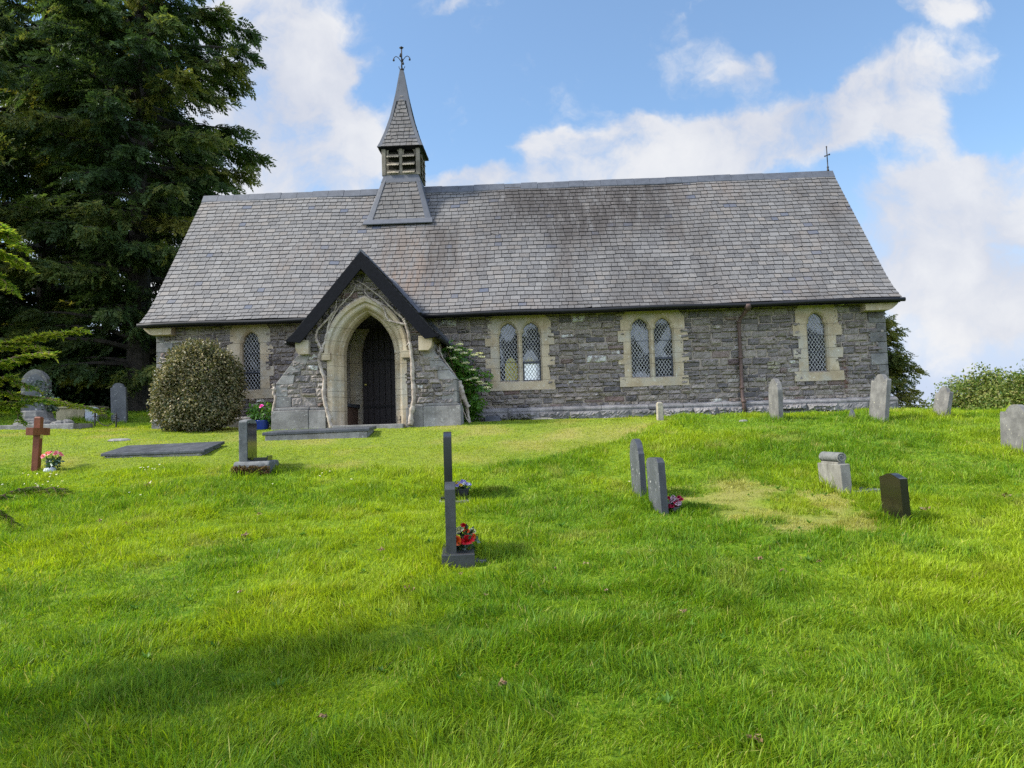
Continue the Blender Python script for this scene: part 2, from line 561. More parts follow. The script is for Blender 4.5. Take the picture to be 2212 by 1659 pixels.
M['amber'] = mat('amber_glass', _amber)
M['granite_black'] = plain('polished_black_granite', (0.010, 0.0105, 0.012), 0.16, 0.5, 0.45, 140.0, 0.0)
M['granite_brown'] = plain('polished_brown_black_granite', (0.009, 0.0075, 0.0065), 0.16, 0.5, 0.4, 120.0, 0.0)
M['granite_grey'] = speckled('lichened_grey_granite', (0.075, 0.078, 0.075), (0.15, 0.152, 0.145), 7, (0.42, 0.42, 0.38), 0.9, fine=120, bstr=0.2)
M['granite_dark'] = speckled('dark_fine_granite', (0.016, 0.0175, 0.0165), (0.036, 0.038, 0.037), 6, fine=160, rough=0.42, bstr=0.05, spec=0.5)
M['slate_grave'] = speckled('grey_grave_slate', (0.05, 0.054, 0.06), (0.085, 0.089, 0.096), 4, (0.40, 0.40, 0.38), 0.8, fine=90, rough=0.55, bstr=0.12, spec=0.35)
M['slate_edge'] = speckled('dark_slate_edge', (0.022, 0.024, 0.028), (0.045, 0.048, 0.054), 6, fine=90, rough=0.4, bstr=0.05, spec=0.4)
M['slate_old'] = speckled('old_weathered_slate', (0.085, 0.082, 0.077), (0.155, 0.15, 0.138), 5, (0.40, 0.38, 0.28), 0.6, fine=60, rough=0.8, bstr=0.25)
M['slab'] = speckled('ledger_slab', (0.03, 0.033, 0.038), (0.062, 0.066, 0.073), 5, (0.2, 0.2, 0.19), 0.4, fine=70, rough=0.5, bstr=0.2, spec=0.4)
M['cast'] = speckled('grey_cast_stone', (0.13, 0.124, 0.107), (0.235, 0.226, 0.195), 4, fine=90, bstr=0.2, streak=0.6)
M['lichen_stone'] = speckled('lichen_covered_stone', (0.19, 0.172, 0.135), (0.33, 0.30, 0.22), 7, (0.5, 0.45, 0.3), 0.7, fine=60)
M['tomb'] = speckled('mossy_sandstone', (0.19, 0.165, 0.10), (0.36, 0.31, 0.19), 5, (0.42, 0.38, 0.26), 0.6, fine=50, streak=0.3)
M['pale_marble'] = speckled('pale_marble', (0.30, 0.32, 0.35), (0.44, 0.46, 0.50), 4, fine=60, rough=0.6)
M['moss'] = leafy('dry_moss', [(0.07, 0.035, 0.015), (0.14, 0.09, 0.04), (0.09, 0.09, 0.02)], 0.1, 0.0)
M['redwood'] = speckled('red_stained_wood', (0.125, 0.036, 0.017), (0.21, 0.07, 0.03), 3, fine=40, rough=0.5, streak=0.3, bstr=0.2)
M['brass'] = plain('brass_plaque', (0.55, 0.46, 0.12), 0.45, 0.5, 0.1, metal=0.5)
M['bark'] = speckled('dark_bark', (0.02, 0.017, 0.014), (0.055, 0.045, 0.035), 5, fine=30, streak=0.4, bstr=0.6)
M['twig'] = speckled('brown_twig', (0.10, 0.06, 0.035), (0.2, 0.13, 0.07), 12, fine=60)
M['deadwood'] = speckled('bleached_dead_wood', (0.20, 0.16, 0.125), (0.40, 0.35, 0.29), 7, fine=50, streak=0.35, bstr=0.5)
M['iron'] = plain('old_iron', (0.02, 0.018, 0.017), 0.7, 0.3, 0.3)
M['blue_glaze'] = plain('blue_glaze', (0.018, 0.04, 0.24), 0.3, 0.5, 0.15, 8.0, 0.05)
M['terracotta'] = plain('terracotta', (0.42, 0.14, 0.06), 0.8, 0.2)
M['white'] = plain('white_render', (0.72, 0.71, 0.68), 0.85, 0.2, 0.06, 5.0)
M['black_plastic'] = plain('black_planter', (0.02, 0.021, 0.024), 0.5, 0.4)
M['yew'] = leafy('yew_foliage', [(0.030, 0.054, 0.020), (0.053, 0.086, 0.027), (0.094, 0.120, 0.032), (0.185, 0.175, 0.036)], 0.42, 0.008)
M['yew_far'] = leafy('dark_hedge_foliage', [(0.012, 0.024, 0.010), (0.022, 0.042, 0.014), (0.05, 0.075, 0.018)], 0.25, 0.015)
M['needle'] = leafy('bright_needles', [(0.04, 0.10, 0.02), (0.11, 0.21, 0.026), (0.23, 0.31, 0.035), (0.36, 0.35, 0.045)], 0.45, 0.015)
M['beech'] = leafy('broadleaf_foliage', [(0.035, 0.068, 0.012), (0.075, 0.118, 0.02), (0.135, 0.165, 0.034), (0.20, 0.19, 0.06)], 0.3, 0.012)
M['variegated'] = leafy('variegated_leaves', [(0.034, 0.046, 0.014), (0.062, 0.072, 0.022), (0.14, 0.12, 0.048), (0.29, 0.235, 0.125)], 0.2, 0.025)
M['elder'] = leafy('elder_leaves', [(0.04, 0.11, 0.014), (0.075, 0.17, 0.02), (0.12, 0.22, 0.03)], 0.4, 0.025)
M['weed'] = leafy('weed_leaves', [(0.035, 0.095, 0.012), (0.06, 0.14, 0.016), (0.09, 0.17, 0.02)], 0.3, 0.008)
M['rose_leaf'] = leafy('dark_rose_leaves', [(0.012, 0.035, 0.012), (0.03, 0.07, 0.02), (0.05, 0.10, 0.03)], 0.2, 0.06)
M['ivy'] = leafy('ivy_leaves', [(0.015, 0.035, 0.012), (0.035, 0.065, 0.02), (0.06, 0.095, 0.03)], 0.2, 0.08)


def petal(name, col):
    return leafy(name, [tuple(c * .8 for c in col), col, tuple(min(1, c * 1.15) for c in col)], 0.3, 0.03, 1.0)


M['cream'] = petal('cream_petals', (0.66, 0.63, 0.36))
M['pink'] = petal('pink_petals', (0.80, 0.25, 0.28))
M['red'] = petal('red_petals', (0.55, 0.012, 0.02))
M['orange'] = petal('orange_petals', (0.75, 0.12, 0.015))
M['yellow'] = petal('yellow_petals', (0.72, 0.52, 0.06))
M['mauve'] = petal('mauve_petals', (0.42, 0.36, 0.72))
M['lilac'] = petal('faded_lilac_petals', (0.46, 0.33, 0.38))
M['crimson'] = petal('crimson_petals', (0.42, 0.02, 0.07))
M['magenta'] = petal('magenta_petals', (0.72, 0.08, 0.42))
M['whitepetal'] = petal('white_petals', (0.78, 0.79, 0.76))
M['dead_leaf'] = leafy('dead_leaves', [(0.09, 0.045, 0.02), (0.17, 0.10, 0.045), (0.25, 0.17, 0.085)], 0.15, 0.03, 1.0)


def _grass(n):
    r, g, b = tint_of(n)          # r lush..yellow-green, g dry, b brightness
    col = n.mix(r, (0.066, 0.158, 0.009), (0.238, 0.312, 0.013))
    col = n.mix(g, col, (0.36, 0.305, 0.095))
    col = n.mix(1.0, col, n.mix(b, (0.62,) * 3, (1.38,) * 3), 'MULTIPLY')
    d = n('ShaderNodeBsdfDiffuse', {0: col})
    t = n('ShaderNodeBsdfTranslucent', {0: n.mix(1.0, col, (1.5, 1.45, 0.6), 'MULTIPLY')})
    s = n('ShaderNodeMixShader', (0.42, d, t))
    gl = n('ShaderNodeBsdfGlossy', {0: (0.95, 1.0, 0.85, 1), 1: 0.5})
    return n('ShaderNodeMixShader', (0.010, s, gl))


M['grass'] = mat('grass_blades', _grass)


def _turf(n):
    P = n('ShaderNodeNewGeometry', out=0)
    r, g, b = tint_of(n)
    a = n.noise(P, 9.0, 6, 0.65)
    f = n.noise(P, 60.0, 4, 0.65)
    col = n.mix(n.mapr(a, 0.3, 0.7), (0.055, 0.115, 0.008), (0.15, 0.215, 0.011))
    col = n.mix(g, col, (0.26, 0.21, 0.075))
    col = n.mix(0.6, col, n.mix(f, (0.4,) * 3, (1.6,) * 3), 'MULTIPLY')
    return pbsdf(n, col, 0.95, bump(n, f, 0.6, 0.03), 0.1)


M['turf'] = mat('turf', _turf)

# ------------------------------------------------------------------ the ground
_k = np.array([[-400, -2.4], [-20, -2.0], [0, -1.85], [3, -1.76], [5, -1.60], [7, -1.38], [9, -1.20], [10.7, -1.0], [12, -0.72], [14, -0.32], [15.7, -0.06], [17, 0.0], [24, 0.02], [30, 0.0], [400, 0.0]])
_kd = np.arange(-60, 120, 0.1)
_kz = np.interp(_kd, _k[:, 0], _k[:, 1])
_g = np.exp(-0.5 * (np.arange(-30, 31) / 7.0) ** 2)
_kz = np.convolve(np.pad(_kz, 30, mode='edge'), _g / _g.sum(), 'valid')


def H(x, y):
    x, y = np.asarray(x, float), np.asarray(y, float)
    d = y + 18.0
    z = np.interp(d, _kd, _kz)
    wt = sstep(11.5, 17, d)
    z = z + wt * np.interp(x, [-40, -8, 3, 10, 17, 21, 60], [0.25, 0.15, 0.0, 0.0, -0.05, -0.20, -0.5])
    z = z + sstep(3.0, -3.0, x) * np.clip(d - 16.5, 0, 14) * 0.075
    fall = sstep(9, 70, y) * sstep(-30, 12, x) * 9.0 + sstep(60, 400, y) * 12 + sstep(22, 70, x) * sstep(-4, 30, y) * 5
    z = z - fall
    z = z + (vnoise(x, y, 2.3, 5, 2) - 0.5) * 0.07 * sstep(1.5, 4, d) + (vnoise(x, y, 0.7, 6, 2) - 0.5) * 0.035
    return z


def gp(u, v):
    """point of the ground seen in that direction"""
    d = ray(u, v)
    t = 2.0
    for _ in range(4000):
        p = CAM + d * t
        if p[2] <= float(H(p[0], p[1])):
            break
        t += 0.02
    return CAM + d * t


def poly_in(pts, x, y):
    px, py = pts[:, 0], pts[:, 1]
    ins = np.zeros(np.shape(x), bool)
    j = len(px) - 1
    for i in range(len(px)):
        c = ((py[i] > y) != (py[j] > y)) & (x < (px[j] - px[i]) * (y - py[i]) / (py[j] - py[i] + 1e-12) + px[i])
        ins ^= c
        j = i
    return ins


MOWN = np.array([gp(u, v)[:2] for u, v in [(-150, 1000), (0, 1003), (130, 1016), (300, 1012), (500, 1010), (700, 1013), (880, 1012), (1050, 1006), (1200, 987), (1330, 957), (1380, 935)]]
                + [[12.2, -1.6], [11.0, -0.2], [0.5, -0.2], [-3, 0.6], [-14, 0.5]])
DRY = np.array([gp(u, v)[:2] for u, v in [(1485, 1060), (1540, 1042), (1620, 1036), (1700, 1060), (1800, 1082), (1900, 1130), (1880, 1152), (1790, 1152), (1690, 1142), (1560, 1122), (1490, 1100)]])


def fields(x, y):
    """mown 0/1, dryness 0..1, hue 0..1 of the sward"""
    wx, wy = (vnoise(x, y, .55, 21) - .5) * .7, (vnoise(x, y, .55, 22) - .5) * .7
    mown = poly_in(MOWN, x + wx * .6, y + wy * .6).astype(float)
    w3x, w3y = (vnoise(x, y, .22, 27) - .5) * .8, (vnoise(x, y, .22, 28) - .5) * .8
    dry = poly_in(DRY, x + wx * 1.1 + w3x, y + wy * 1.1 + w3y) * np.clip(vnoise(x, y, .28, 23, 4) * 2.6 - .75, 0, .68)
    d = y + 18
    dry = np.maximum(dry, 0.45 * sstep(.66, .80, vnoise(x, y, .42, 24, 3)) * sstep(4.0, 7.5, d) * (1 - mown) * .7)
    dry = np.maximum(dry, mown * (0.10 + 0.42 * sstep(.48, .72, vnoise(x, y, .8, 25, 3)) + .45 * np.exp(-((x - 11.0) / 1.3) ** 2 - ((y + 4.0) / 1.2) ** 2)))
    hue = 0.95 * sstep(.28, .72, vnoise(x, y, 1.5, 26, 4))
    hue = np.clip(.22 + .78 * hue * (.55 + .45 * sstep(3.2, 6.0, d)) + .15 * mown, 0, 1)
    return mown, dry, hue


gx = np.concatenate([-np.geomspace(25, 2500, 26)[::-1], np.arange(-24, 36, 0.3), np.geomspace(36.5, 2500, 26)])
gy = np.concatenate([-np.geomspace(21, 400, 12)[::-1], np.arange(-20.6, 14, 0.3), np.geomspace(14.5, 2500, 40)])
XX, YY = np.meshgrid(gx, gy)
ZZ = H(XX, YY)
nx, ny = len(gx), len(gy)
idx = np.arange(nx * ny).reshape(ny, nx)
quads = np.stack([idx[:-1, :-1], idx[:-1, 1:], idx[1:, 1:], idx[1:, :-1]], -1).reshape(-1, 4)
_m, _d, _h = fields(XX.ravel(), YY.ravel())
ground = np_mesh('ground', np.stack([XX.ravel(), YY.ravel(), ZZ.ravel()], 1), [quads], M['turf'], smooth=True,
                 attrs={'tint': np.stack([_h, np.clip(_d * .9 + .1 * _m, 0, 1), np.full(len(_d), .5)], 1)})
tag(ground, 'grassy churchyard slope rising to the church', None, kind='structure')

# grass: one sheet of individual blades, longer and looser near the camera, short where it has been mown
GRAVES = []         # where the stones stand
BLOCK = []          # (x0,x1,y0,y1) footprints that stay free of blades


def grass_points(d0, d1, n, rng, margin=0.0):
    d = np.sqrt(rng.random(n) * (d1 ** 2 - d0 ** 2) + d0 ** 2)
    lat = (rng.random(n) * 2 - 1) * (0.76 * d + 0.7)
    if margin:
        lat = np.sign(lat) * (0.76 * d + 0.7 + margin * rng.random(n))
    cx = CAM[0] + math.sin(YAW) * d
    return cx + lat, CAM[1] + d


def make_grass():
    rng = np.random.default_rng(11)
    Vs, Fq, Ft, Ts, n0 = [], [], [], [], 0
    ex, ey = [], []
    for (gx_, gy_) in GRAVES:              # the mower and strimmer leave a fringe round every stone
        m_ = 420
        r_ = .12 + .30 * np.abs(rng.normal(0, .5, m_)); t_ = rng.random(m_) * 6.283
        ex.append(gx_ + r_ * np.cos(t_) * .8); ey.append(gy_ + r_ * np.sin(t_) * 1.2)
    ex, ey = np.concatenate(ex), np.concatenate(ey)
    for (d0, d1, n, wmul) in ((-1, 0, 0, 1.5), (2.2, 4.4, 170000, 1.0), (4.4, 6.2, 150000, 1.1), (6.2, 9.5, 210000, 1.3), (9.5, 13.5, 200000, 1.6), (13.5, 19.0, 170000, 2.0), (19, 32, 60000, 3.0), (-2, 9, 110000, 1.3), (9.001, 22, 90000, 2.2)):
        x, y = (ex, ey) if d0 == -1 else grass_points(max(d0, .5), d1, n, rng, 4.0 if d0 in (-2, 9.001) else 0.0)
        dens = .45 + .55 * sstep(.30, .52, vnoise(x, y, .22, 31, 2))
        mown, dry, hue = fields(x, y)
        keep = rng.random(len(x)) < np.maximum(dens, mown * .95)
        for (a, b, c, e) in BLOCK:
            keep &= ~((x > a) & (x < b) & (y > c) & (y < e))
        keep &= ~((x > -.2) & (x < 17.3) & (y > -.12) & (y < 6.6))
        keep &= (y < 2.5) | (x < -.5) | (x > 17.5)
        x, y, mown, dry, hue = x[keep], y[keep], mown[keep], dry[keep], hue[keep]
        n = len(x)
        z = H(x, y)
        L = (0.040 + 0.060 * sstep(.30, .70, vnoise(x, y, .4, 32, 3)) + 0.035 * sstep(.55, .8, vnoise(x, y, 1.9, 36, 2))) * (0.55 + 0.75 * rng.random(n))
        L *= np.where(rng.random(n) < .04, 1.5, 1)
        if d0 == -1: L = L * 1.7
        L = np.where(mown > .5, 0.018 + 0.02 * rng.random(n), L)
        L = np.where((dry > .35) & (mown < .5), L * .5, L)
        ang = vnoise(x, y, .45, 33, 2) * 4 * math.pi + rng.normal(0, 1.1, n)
        bend = np.abs(rng.normal(.55, .38, n)) * (1 - .4 * mown)
        wd = (0.0017 + .0018 * rng.random(n)) * wmul
        dirx, diry = np.cos(ang), np.sin(ang)
        fa = ang + rng.normal(0, 1.0, n) + math.pi / 2
        sxv, syv = np.cos(fa), np.sin(fa)
        P = []
        for t, wk in ((0, 1.0), (.4, .95), (.75, .65), (1.0, 0)):
            off = L * bend * (t ** 1.8) * 1.1
            up = L * t * (1 - .33 * np.clip(bend, 0, 1.6) * t * t)
            c = np.stack([x + dirx * off, y + diry * off, z - .01 + up], 1)
            if wk > 0:
                s = np.stack([sxv, syv, np.zeros(n)], 1) * (wd * wk)[:, None]
                P += [c - s, c + s]
            else:
                P.append(c)
        V = np.stack(P, 1).reshape(-1, 3)
        b0 = n0 + np.arange(n) * 7
        Fq += [np.stack([b0, b0 + 1, b0 + 3, b0 + 2], 1), np.stack([b0 + 2, b0 + 3, b0 + 5, b0 + 4], 1)]
        Ft.append(np.stack([b0 + 4, b0 + 5, b0 + 6], 1))
        br = np.clip(rng.normal(.5, .24, n) + .5 * (vnoise(x, y, .22, 35, 3) - .5), 0, 1)
        dr = np.clip(dry * .85 + (rng.random(n) < .03) * .7, 0, 1)
        hu = np.clip(hue + rng.normal(0, .22, n), 0, 1)
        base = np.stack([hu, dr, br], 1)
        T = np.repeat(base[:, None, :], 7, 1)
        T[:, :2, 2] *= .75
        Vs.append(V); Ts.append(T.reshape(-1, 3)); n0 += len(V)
    g = np_mesh('grass', np.concatenate(Vs), [np.concatenate(Fq), np.concatenate(Ft)], M['grass'], attrs={'tint': np.concatenate(Ts)})
    tag(g, 'bright green churchyard grass, long in front and mown near the porch', 'grass', kind='stuff')


# ------------------------------------------------------------------ the church
church = thing('church', 'small grey stone church with slate roof, slender bellcote and gabled porch', 'church')
L_CH, W_CH = 17.08, 6.24
PROF = np.array([(-.42, 2.545), (-.05, 2.84), (.32, 3.235), (3.12, 6.63)])
_pl = np.concatenate([[0], np.cumsum(np.linalg.norm(np.diff(PROF, axis=0), axis=1))])


def lancet(xc, hw, z0, zs, za, n=9, closed_pts=True, cusp=0.0):
    """pointed arch outline from bottom left over the apex to bottom right"""
    h = za - zs
    Rr = (hw * hw + h * h) / (2 * hw)
    P = [(xc - hw, z0), (xc - hw, zs)]
    c = -hw + Rr
    a1 = math.atan2(h, -c)
    for i in range(1, n + 1):
        a = math.pi + (a1 - math.pi) * i / n
        P.append((xc + c + Rr * math.cos(a), zs + Rr * math.sin(a)))
    if cusp:
        for i, f in ((2, .5), (3, 1.0), (4, .35)):
            P[i] = (P[i][0] + cusp * f, P[i][1])
    right = [(2 * xc - p[0], p[1]) for p in P[:-1]][::-1]
    P[-1] = (xc, za)
    return P + right


def stones(name_seed, xa, xb, za, zb, holes, xlim=None, hmin=.075, hmax=.19, big=False):
    """coursed rubble in the (x,z) plane facing -y: returns vertices, quads, tints"""
    rng = np.random.default_rng(name_seed)
    Vs, Fs, Ts, n0 = [], [], [], 0

    def stone(x0, x1, z0, z1):
        nonlocal n0
        g = .0035
        w_, h_ = x1 - x0 - 2 * g, z1 - z0 - 2 * g
        if w_ < .03 or h_ < .03:
            return
        m, k = max(3, int(w_ / .05) + 2), max(3, int(h_ / .05) + 2)
        u = np.concatenate([[0, .06], np.linspace(.16, .84, m - 1), [.94, 1]])
        v = np.concatenate([[0, .10], np.linspace(.22, .78, k - 1), [.90, 1]])
        U, Vv = np.meshgrid(u, v)
        jx = rng.normal(0, .010, 4); jz = rng.normal(0, .007, 4)
        bil = lambda c: (c[0] * (1 - U) + c[1] * U) * (1 - Vv) + (c[2] * (1 - U) + c[3] * U) * Vv
        X = x0 + g + U * w_ + bil(jx)
        Z = z0 + g + Vv * h_ + bil(jz) + .004 * np.sin(U * 7 + rng.random() * 6)
        e = np.minimum(np.minimum(U, 1 - U) / .16, np.minimum(Vv, 1 - Vv) / .22)
        e = np.clip(e, 0, 1)
        bulge = rng.uniform(.014, .060) * (1.2 if big else 1)
        # rock face: a few broken facets plus roughness
        fac = rng.normal(0, .6, 2)
        face = 1 + .35 * fac[0] * (U - .5) + .5 * fac[1] * (Vv - .5) + .22 * rng.normal(0, 1, U.shape)
        ridge = (Vv > rng.uniform(.3, .7)) * rng.uniform(-.3, .45)
        D = -.012 + .018 * np.clip(e * 3, 0, 1) + bulge * (e ** .6) * (face + ridge)
        D[0, :] = D[-1, :] = -.014; D[:, 0] = D[:, -1] = -.014
        pts = np.stack([X, -D, Z], -1).reshape(-1, 3)
        ny_, nx_ = U.shape
        ii = np.arange(ny_ * nx_).reshape(ny_, nx_)
        q = np.stack([ii[:-1, :-1], ii[:-1, 1:], ii[1:, 1:], ii[1:, :-1]], -1).reshape(-1, 4) + n0
        tone = np.clip(rng.normal(.42, .24), 0, 1)
        red = rng.random() < .05
        wh = rng.random() < .025
        Vs.append(pts); Fs.append(q); Ts.append(np.tile((tone, .6 * red * rng.random() + .06 * rng.random(), .85 * wh), (len(pts), 1)))
        n0 += len(pts)

    z = za
    while z < zb - .03:
        h = rng.uniform(hmin, hmax)
        if zb - z - h < .06:
            h = zb - z
        lo, hi = xlim(z + h * .5) if xlim else (xa, xb)
        segs = [(lo, hi)]
        for (a, b, c, e) in holes:
            if z + h > c + .01 and z < e - .01:
                segs = [s for (p, q) in segs for s in ((p, min(q, a)), (max(p, b), q)) if s[1] - s[0] > .04]
        for (p, q) in segs:
            x = p
            while x < q - .02:
                ww = float(np.clip(h * rng.uniform(1.1, 3.6), .13, .55)) * (1.3 if big else 1)
                if q - x - ww < .10:
                    ww = q - x
                if ww > .5 and not big:
                    ww = ww * .55 if q - x - ww * .55 > .12 else ww
                if h > .14 and rng.random() < .42:
                    k = rng.uniform(.35, .65) * h
                    stone(x, x + ww, z, z + k)
                    if ww > .24 and rng.random() < .5:
                        s = ww * rng.uniform(.35, .65)
                        stone(x, x + s, z + k, z + h); stone(x + s, x + ww, z + k, z + h)
                    else:
                        stone(x, x + ww, z + k, z + h)
                else:
                    stone(x, x + ww, z, z + h)
                x += ww
        z += h
    return np.concatenate(Vs), np.concatenate(Fs), np.concatenate(Ts)


def wall_cells(mb, x0, x1, y0, y1, z0, z1, holes):
    """a plain wall block cut by rectangular openings, as flush-free separate boxes"""
    xs = sorted({x0, x1, *[h[0] for h in holes], *[h[1] for h in holes]})
    for a, b in zip(xs[:-1], xs[1:]):
        hs = sorted([(h[2], h[3]) for h in holes if h[0] <= a + 1e-6 and h[1] >= b - 1e-6])
        z = z0
        for (c, e) in hs:
            if c > z + 1e-6: mb.box(a, b, y0, y1, z, c)
            z = e
        if z < z1 - 1e-6: mb.box(a, b, y0, y1, z, z1)


WINS = [  # (centre, [light centres])
    (2.235, [2.235]), (8.635, [8.365, 8.905]), (11.745, [11.455, 11.995]), (15.535, [15.535])]
front_holes = [(c[0] - .27, c[-1] + .27, .85, 2.42) for _, c in WINS] + [(4.70, 6.15, -.5, 2.62)]
mb = MB()
wall_cells(mb, 0, L_CH, 0.0, 0.45, -.5, 2.62, front_holes)
mb.box(0, .45, .45, W_CH - .45, -.5, 2.62).box(L_CH - .45, L_CH, .45, W_CH - .45, -.5, 2.62)
rear_holes = [(7.98, 8.46, 1.0, 2.16), (8.56, 9.02, 1.0, 2.16)]
wall_cells(mb, 0, L_CH, W_CH - .45, W_CH, -.5, 2.62, rear_holes)
for x0, x1 in ((0, .45), (L_CH - .45, L_CH)):
    mb.hexa([(x0, .0, 2.62), (x1, .0, 2.62), (x1, W_CH, 2.62), (x0, W_CH, 2.62), (x0, 3.08, 6.45), (x1, 3.08, 6.45), (x1, 3.16, 6.45), (x0, 3.16, 6.45)])
wall = mb.build('wall', M['mortar'], church)
V, F, T = stones(3, 0.0, L_CH, .30, 2.60, [(c[0] - .36, c[-1] + .36, .82, 2.46) for _, c in WINS] + [(4.2, 6.72, -1, 2.7), (-.1, .36, 2.28, 2.7), (16.6, 17.2, 2.28, 2.7)])
np_mesh('stonework', V, [F], M['stone'], wall, attrs={'tint': T})
for sgn, xx in ((-1, 0.0), (1, L_CH)):
    V, F, T = stones(5 + sgn, 0, W_CH, .30, 6.2, [], xlim=lambda z: (max(0.0, (z - 2.7) / 1.22 + .05), min(W_CH, W_CH - (z - 2.7) / 1.22 - .05)) if z > 2.6 else (0.0, W_CH), hmin=.12, hmax=.24)
    W_ = np.stack([xx + sgn * (-V[:, 1]), V[:, 0], V[:, 2]], 1)
    np_mesh('stonework', W_, [F], M['stone'], wall, attrs={'tint': T})
# quoins at the two front corners
mb = MB()
rq = random.Random(4)
for side in (0, 1):
    z = .32
    k = 0
    while z < 2.3:
        h = min(rq.uniform(.17, .28), 2.32 - z)
        wv = (.34 if k % 2 else .17) * rq.uniform(.9, 1.1)
        if side: mb.box(L_CH - wv, L_CH + .035, -.048, .3, z + .005, z + h - .005, (rq.random(), .5, .5))
        else: mb.box(-.035, wv, -.048, .3, z + .005, z + h - .005, (rq.random(), .5, .5))
        z += h; k += 1
    mb.build('quoins', M['quoin'], wall, bevel=.014); mb = MB()


# plinth: dressed blocks with a sloping top
mb_all = (MB(), MB())
x = -.10
rq = random.Random(9)
while x < L_CH + .1:
    wv = rq.uniform(.75, 1.25)
    x1 = min(x + wv, L_CH + .16)
    if L_CH + .16 - x1 < .3: x1 = L_CH + .16
    if not (4.0 < x < 6.6 and x1 < 6.9):
        t = (rq.random(), .5, .5)
        fy = -.155 - rq.uniform(0, .012)
        mb = mb_all[0 if x < 5 else 1]
        mb.hexa([(x + .004, fy, -.6), (x1 - .004, fy, -.6), (x1 - .004, .02, -.6), (x + .004, .02, -.6), (x + .004, fy, .215), (x1 - .004, fy, .215), (x1 - .004, .02, .215), (x + .004, .02, .215)], t)
        mb.hexa([(x + .004, -.165, .219), (x1 - .004, -.165, .219), (x1 - .004, .02, .219), (x + .004, .02, .219), (x + .004, -.165, .262), (x1 - .004, -.165, .262), (x1 - .004, -.02, .325), (x + .004, -.02, .325)], (min(1, t[0] + .5), .5, .5))
    x = x1
mbl, mb = mb_all
mb.box(L_CH + .002, L_CH + .15, .024, W_CH + .1, -.6, .22)
mbl.box(-.15, -.002, .024, W_CH + .1, -.6, .22)
plinth = mb.build('plinth', M['plinth'], church, bevel=.008)
mbl.build('plinth', M['plinth'], church, bevel=.008)
# rock-faced fronts of the plinth blocks
V, F, T = stones(17, 6.95, L_CH + .14, -.12, .205, [], hmin=.33, hmax=.34, big=True)
V = V * [1, 1, 1]; V[:, 1] = V[:, 1] * 1.5 - .152
np_mesh('rock_facing', V, [F], M['plinth'], plinth, attrs={'tint': T * [1, 0, 0] + [0, .5, .5]})
for xv in (8.555, 11.69, 15.54):
    m2 = MB().box(xv - .115, xv + .115, -.205, -.15, .045, .195)
    v_ = m2.build('air_vent', M['dark'], church)
    m3 = MB()
    for i in range(7): m3.box(xv - .10 + i * .0333 - .005, xv - .10 + i * .0333 + .005, -.2105, -.2055, .05, .19)
    m3.box(xv - .115, xv + .115, -.213, -.2105, .11, .125)
    m3.build('grille', M['iron'], v_)

# windows


